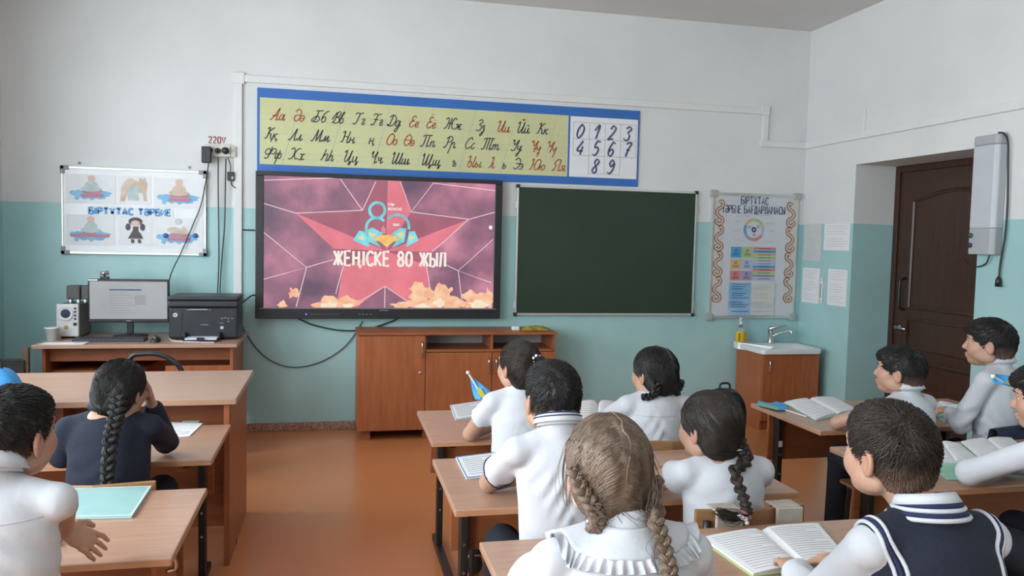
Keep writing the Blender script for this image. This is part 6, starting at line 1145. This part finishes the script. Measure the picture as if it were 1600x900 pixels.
    if style == 'boy':
        H((0, -.013, .024), (.0735 + t_ * .2, .0905 + t_ * .4, .079 + t_ * .8), .012); H((0, .006, .055), (.066 + t_ * .5, .083, .046 + t_), .015)
        H((0, -.05, -.02), (.058, .051, .055), .015)                       # nape
        H((0, .118, -.045), (.10, .07, .10), .01, 's'); H((0, .06, -.11), (.11, .1, .07), .012, 's')
        for s in (-1, 1): H((s * .088, .006, -.035), (.028, .036, .046), .006, 's')
        H((0, -.03, -.142), (.1, .12, .058), .01, 's')
        if g('fringe'): H((0, .06, .058), (.058, .036, .026), .012)
        crown = np.array([.008, -.055, .095])
        def flow(q):
            f = q - crown * sc; f[:, 2] *= .55; f += np.array([g('sweep', .03), .03, -.02]); return f
        n_s, ln, lift, r_s = g('ns', 3600), .03, .0055, .001
    else:
        H((0, -.014, .026), (.0735 + t_, .091 + t_, .079 + t_), .02); H((0, -.052, -.03), (.066 + t_ * .6, .052 + t_ * .5, .062), .03)
        H((0, .122, -.045), (.10, .07, .105), .012, 's'); H((0, .07, -.12), (.11, .11, .07), .012, 's'); H((0, -.03, -.148), (.12, .14, .06), .012, 's')
        for s in (-1, 1): H((s * .09, .018, -.035), (.026, .034, .042), .008, 's')
        if style == 'two': bases = [W(-.05, -.075, -.03), W(.05, -.075, -.03)]
        elif style == 'french': bases = [W(-.066, -.035, -.055), W(.064, -.045, -.055)]
        elif style == 'pony': bases = [W(.012, -.098, .045)] * 2
        elif style == 'low': bases = [W(.03, -.085, -.05)] * 2
        else: bases = [W(0, -.1, -.05)] * 2
        def flow(q):
            p = q @ Rh.T * 1.0 + hc; out = np.zeros_like(q)
            for i, bs in enumerate(bases): mk = (q[:, 0] < 0) if i == 0 else (q[:, 0] >= 0); d_ = bs - p[mk]; out[mk] = (d_ / (np.linalg.norm(d_, axis=1, keepdims=True) + 1e-6)) @ Rh
            if style in ('two', 'french'): pull = np.exp(-(q[:, 0] / .028) ** 2); out[:, 0] += np.sign(q[:, 0]) * pull * .9; out[:, 2] -= .1
            return out
        n_s, ln, lift, r_s = g('ns', 3200), .075, .002, .0008
    hv.warp(lambda x, y, z: .0011 * np.sin(170 * x + 60 * y + 3 * np.sin(40 * z)))
    V_, Q_ = hv.mesh(); pick = V_[rng.integers(0, len(V_), n_s)]; M_ = 8 if style != 'boy' else 5; P_ = pick + rng.normal(0, .0015, pick.shape); path = []; lens = ln * rng.uniform(.45, 1.15, (n_s, 1))
    for i in range(M_):
        P_ = P_ - hv.grad(P_) * np.clip(hv.sample(P_) - (.0002 + lift * rng.uniform(.2, 1.2, n_s) * i / M_), -.02, .02)[:, None]; path.append(P_.copy()); q = (P_ - hc) @ Rh; f = flow(q); f = f / (np.linalg.norm(f, axis=1, keepdims=True) + 1e-6); P_ = P_ + (f @ Rh.T) * lens / M_ + rng.normal(0, .0006, P_.shape)
    path = np.stack(path, 1); prof = r_s * np.array([.7] + [1.0] * (M_ - 2) + [.25]); V2, Q2 = tubes_np(path, np.repeat(prof[None], n_s, 0) * rng.uniform(.7, 1.4, (n_s, 1)), 3)
    VA = np.concatenate([V_, V2]); ho = np_mesh('hair', VA, np.concatenate([Q_, Q2 + len(V_)]), hm, o); ql = (VA - hc) @ Rh / sc; fd = np.clip((-.002 - ql[:, 2]) / .055, 0, 1) * .75 if style == 'boy' else np.zeros(len(VA)); at_ = ho.data.attributes.new('fade', 'FLOAT', 'POINT'); at_.data.foreach_set('value', fd.astype(np.float32))
    def surf_line(pts, lift_=.001): return on_surf([W(*p) for p in pts], lift_, hv)
    if g('part'):
        Pp = surf_line([(g('partx', 0) + .004 * math.sin(5 * t), .075 - .17 * t, .12 - .16 * max(0, t - .4) ** 1.5 * 1.6) for t in np.linspace(0, g('part'), 26)], .0006); MB().tube([tuple(p) for p in Pp], [.0006 + .0012 * math.sin(math.pi * i / 25) for i in range(26)], 6, flat=.6).build('hair_parting', mat('parting', (.25, .19, .15), .6, var=.1), ho, True)
    bl_ = g('braids', ())
    for i, (pts, r0, r1, tn) in enumerate(bl_(W) if callable(bl_) else bl_):
        PP = np.array([tuple(p) for p in pts], float); PP = np.array(spline([tuple(p) for p in PP], 4))
        for vol_, lf in ((c, .8), (hv, .45)) if g('hvp', 1) else ((c, .8),):
            for _ in range(4): sd = vol_.sample(PP); PP = PP - vol_.grad(PP) * np.where(sd < r0 * lf, sd - r0 * lf, 0)[:, None]
        pts = [tuple(p) for p in PP[::3]] + [tuple(PP[-1])]
        braid(pts, r0, r1, tn, hm, 'braid', ho, ph=i)
    if g('after'): g('after')(dict(W=W, hc=hc, Rh=Rh, ho=ho, hm=hm, o=o, on_surf=on_surf, hv=hv, nb=nb, shl=shl, arms=arms))
    return o
def loose(ctx, pts, n, spread, r=.0008, name='hair_lock', spl=8):
    C = np.array(spline([tuple(p) for p in pts], spl)); u = np.linspace(0, 1, len(C))[None, :, None]; off = rng.normal(0, 1, (n, 1, 3)) * spread; bend = rng.normal(0, 1, (n, 1, 3)) * spread; P = C[None] + off * (.35 + .65 * u) + bend * np.sin(np.pi * u); rd = np.repeat((r * np.linspace(1, .3, len(C)))[None], n, 0); V, Q = tubes_np(P, rd, 4); return np_mesh(name, V, Q, ctx['hm'], ctx['ho'])

def desk_pt(px, py, dz=.64, up=.032): return tuple(on_z(px, py, dz + up))
def hd(px, py, y): p = on_y(px, py, y); return (p.x, p.y)
# boy in polo, second middle desk
h = hd(862, 630, 2.19); person(dict(at=(h[0] + .03, 2.135), dz=Z2, head=h, top=1.132, sh=.905, yaw=-6, pitch=-4, hair='boy', label='person in white polo with navy collar stripes seated at the second middle desk', collar='polo', cuff=True, seed=1, armL=(desk_pt(764, 754, Z2), desk_pt(835, 742, Z2)), hm=HBLACK, ly=.0, lx=-.025, ns=4200))
chair(h[0] + .03, 2.235, 'low-backed wooden chair under the polo shirt wearer', .60)
# girl with ponytail, front middle desk
def pony(c):
    W = c['W']; tie = W(.012, -.1, .048); loose(c, [tie, tie + [.012, -.035, .0], tie + [.01, -.05, -.06], tie + [.0, -.035, -.14], tie + [-.012, -.03, -.19]], 150, .008, .0011, 'ponytail'); loose(c, [tie + [-.03, -.02, -.09], tie + [-.036, -.03, -.15], tie + [-.03, -.04, -.2]], 14, .005, .0007)
    for k in range(7): a = k * .9; MB().lathe([(.006 * math.sin(t), -.006 * math.cos(t)) for t in np.linspace(.05, 3.09, 8)], tuple(tie + np.array([.016 * math.cos(a), -.012, .016 * math.sin(a)])), 10).build('hair_bead', WHITE, c['ho'], True)
h = hd(810, 569, 3.03); person(dict(at=(h[0] + .01, 2.98), dz=Z1, head=h, top=1.085, hs=.96, sh=.86, yaw=-24, pitch=-3, hair='pony', thick=.006, label='person in plain white short-sleeved blouse with flag seated at the front middle desk', seed=2, sleeve='short', armL=(desk_pt(735, 678, Z1), desk_pt(775, 664, Z1)), hm=HBROWN, skin=SKIN, bottoms='skirt', ly=.03, bw=.95, after=pony))
chair(h[0] + .01, 3.08, 'wooden chair under the pupil with the small flag', .60)
# girl with two braids and parting, front middle desk
h = hd(1021, 578, 3.03)
person(dict(at=(h[0] + .0, 2.98), dz=Z1, head=h, top=1.055, sh=.835, yaw=-22, pitch=-2, hair='two', part=.86, partx=.006, label='person in white long-sleeved blouse with back yoke at the front middle desk', seed=3, sleeve='long', yoke=.085, hm=HBLACK, bottoms='skirt', ly=.03,
            braids=lambda W: [([W(-.05, -.07, -.02), W(-.056, -.075, -.05), W(-.066, -.062, -.085), W(-.08, -.03, -.1)], .017, .012, 2.5), ([W(.05, -.075, -.02), W(.056, -.08, -.05), W(.056, -.078, -.09)], .017, .012, 2)]))
chair(h[0], 3.08, 'wooden chair at the front middle desk behind the yoked blouse', .70)
# girl with one long braid, second middle desk
def scrunch(c):
    e = np.array(on_y(1164, 806, 1.945)); MB().tube(spline([tuple(e + np.array([.013 * math.cos(t), .004 * math.sin(3 * t), .011 * math.sin(t)])) for t in np.linspace(0, 6.283, 12)], 4), .007, 8).build('hair_tie', mat('tie_pink', (.32, .12, .16), .8, var=.2, scale=60), c['ho'], True)
    for px, py in ((1155, 806), (1160, 809), (1165, 811), (1167, 817)): MB().lathe([(.0062 * math.sin(t), -.0062 * math.cos(t)) for t in np.linspace(.05, 3.09, 8)], tuple(on_y(px, py, 1.93)), 10).build('hair_bead', WHITE, c['ho'], True)
    loose(c, [on_y(1162, 808, 1.945), on_y(1150, 807, 1.935), on_y(1135, 804, 1.935), on_y(1122, 800, 1.94)], 130, .007, .0011, 'braid_tail')
bp_ = [on_y(px, py, y) for px, py, y in ((1148, 735, 2.06), (1157, 765, 2.01), (1165, 788, 1.965), (1167, 801, 1.945))]
h = hd(1107, 657, 2.19); person(dict(at=(h[0] + .04, 2.135), dz=Z2, head=h, top=1.035, sh=.81, yaw=-22, pitch=0, hair='low', label='person in white puff-sleeved blouse seated at the second middle desk', seed=4, sleeve='puff', collar='shirt', hm=HBROWN, bottoms='skirt', ly=.03, hvp=0, braids=lambda W: [([W(.03, -.09, -.03), W(.036, -.1, -.065), W(.038, -.102, -.1)] + bp_, .019, .0135, 4.5)], after=scrunch, bw=1.02))
chair(h[0] + .045, 2.235, 'wooden chair with beige cloth straps at the second middle desk', .725, straps=True, w=.34)
# fair girl with two braids and ruffled collar, nearest middle desk
br_ = [on_y(px, py, y) for px, py, y in ((1024, 810, 1.27), (1036, 850, 1.24), (1046, 890, 1.22), (1052, 925, 1.21))]
def wisps(c):
    for pts, n, sp in (([(888, 690, 1.4), (882, 740, 1.4), (884, 790, 1.4)], 26, .006), ([(1010, 700, 1.34), (1020, 760, 1.30), (1012, 815, 1.28)], 26, .007), ([(955, 780, 1.295), (985, 808, 1.29), (1010, 816, 1.28)], 20, .008), ([(1030, 830, 1.25), (1020, 860, 1.245), (1028, 890, 1.24)], 16, .008), ([(920, 790, 1.295), (950, 815, 1.285)], 24, .01)): loose(c, [on_y(a, b, y) for a, b, y in pts], n, sp, .0007)
h = hd(947, 722, 1.385); person(dict(at=(h[0] + .015, 1.27), dz=Z3, head=h, top=1.16, sh=.925, yaw=2, pitch=-8, hs=.94, hair='french', part=.95, partx=.008, label='person in white blouse with wide ruffled collar seated at the nearest middle desk', seed=5, sleeve='puff', frill=True, hm=HBLOND, skin=SKIN2, bottoms='skirt', ly=.06, bw=1.1, loose=.018,
    braids=lambda W: [([W(-.07, -.05, .025), W(-.06, -.08, -.005), W(-.048, -.098, -.035), W(-.04, -.1, -.07), W(-.042, -.095, -.105)], .0145, .013, 4), ([W(.07, -.04, -.0), W(.07, -.06, -.04), W(.072, -.066, -.08)] + br_, .016, .012, 6)], after=wisps, ns=6500, cres=.0065))
chair(h[0] + .015, 1.24, 'wooden chair under the ruffled collar wearer', .62)
# boy in navy vest, nearest middle desk
w_ = desk_pt(1243, 893, Z3, .042); h = hd(1388, 708, 1.37); person(dict(at=(h[0] + .03, 1.23), dz=Z3, head=h, top=1.168, hs=.93, sh=.93, yaw=-12, pitch=-3, hair='boy', sweep=.06, thick=.012, label='person in navy knit vest with white striped trim at the nearest middle desk', seed=6, sleeve='long', collar='vest', vest=True, hm=HBROWN, ly=.06, bw=1.1, armL=((w_[0] - .05, w_[1] - .15, Z3 + .05), w_), handL=((.35, .9, -.05), (0, .1, 1), .5), ns=6500, face=True, cres=.0065))
chair(h[0] + .03, 1.21, 'wooden chair under the striped vest wearer', .62)
# boys at the door-side desks
e_ = desk_pt(1308, 662); h = hd(1405, 584, 2.98); person(dict(at=(h[0] + .06, 2.94), head=h, top=1.055, sh=.815, yaw=-38, pitch=-4, turn=-12, hair='boy', fringe=True, label='person in white shirt resting a bare forearm on the front door-side desk', seed=7, sleeve='short', collar='shirt', hm=HBLACK, ly=.02, lx=-.035, armL=((e_[0], e_[1], .675), desk_pt(1360, 652)), face=True, thick=.011))
chair(h[0] + .06, 3.04, 'wooden chair at the front door-side desk', .66)
h = hd(1545, 546, 2.95); wr_ = tuple(on_y(1494, 690, 3.05)); person(dict(at=(h[0] + .1, 2.955), head=h, top=1.178, sh=.93, yaw=-40, pitch=-2, turn=-20, hair='boy', fringe=True, label='person sitting tall in white long-sleeved shirt before the dark door', seed=8, sleeve='long', collar='shirt', hm=HBLACK, ly=-.02, lx=-.06, armL=(tuple(on_y(1500, 662, 2.97)), (on_y(1496, 690, 3.05).x, 3.1, .71)), face=True, thick=.011, gaze=0))
chair(h[0] + .12, 3.04, 'wooden chair under the tall sitting pupil', .69); jacket(h[0] + .1, 2.786, .708, 'navy jacket draped over the chair back of the tall sitting pupil')
e_ = desk_pt(1515, 738, Z4, .05); h = hd(1636, 622, 2.06); person(dict(at=(h[0] + .1, 1.98), dz=Z4, head=h, top=1.125, sh=.90, yaw=-36, pitch=6, turn=-14, hair='boy', fringe=True, label='person in navy vest and white sleeves leaning on desk at the frame edge', seed=9, sleeve='long', collar='shirt', vest=True, hm=HBLACK, ly=.03, lx=-.05, armL=(e_, desk_pt(1590, 722, Z4, .045)), face=True, thick=.011))
chair(h[0] + .1, 1.95, 'wooden chair at the second door-side desk', .66)
# window-side desks
h = hd(20, 664, 1.95); person(dict(at=(h[0] - .02, 1.87), head=h, top=1.126, sh=.9, yaw=22, pitch=-2, hair='boy', label='person in white short-sleeved shirt with a hand on the nearest window-side desk', seed=10, sf=.88, sleeve='short', collar='shirt', yoke=.075, hm=HBLACK, ly=.015, armR=(tuple(on_y(98, 790, 1.95)), tuple(on_y(100, 826, 2.05))), handR=((.72, .3, -.62), (.4, -.7, .55), .3, -1), face=True, ns=4200, bw=1.08, loose=.016))
chair(h[0] - .02, 1.86, 'wooden chair at the nearest window-side desk', .62)
bp_ = [on_y(px, py, y) for px, py, y in ((173, 685, 2.76), (170, 715, 2.745), (168, 742, 2.74), (167, 765, 2.74))]
h = hd(189, 601, 2.92); hnd = on_y(238, 634, 2.99); person(dict(at=(h[0] - .03, 2.86), head=h, top=1.04, sh=.825, yaw=18, pitch=4, roll=6, hair='low1', hs=.95, thick=.008, label='person in navy sweater resting cheek on hand at the desk before the teacher table', seed=11, sleeve='long', garment='sweater', collar='shirt', ccloth=NAVY, cloth=NAVY, hm=HBLACK, bottoms='skirt', ly=.05, armR=((on_y(258, 692, 3.08).x, 3.1, .69), tuple(hnd)), handR=((-.25, -.05, .95), (.75, .5, .1), .5, 1), armL=(desk_pt(98, 712, .64, .05), desk_pt(75, 690, .64, .045)), wr=.002, hvp=0, braids=[([on_y(186, 622, 2.83), on_y(183, 642, 2.80), on_y(178, 664, 2.775)] + bp_, .026, .017, 4.5)], bw=1.08))
chair(h[0] - .03, 2.96, 'wooden chair behind the navy sweater wearer', .655)
rebase()
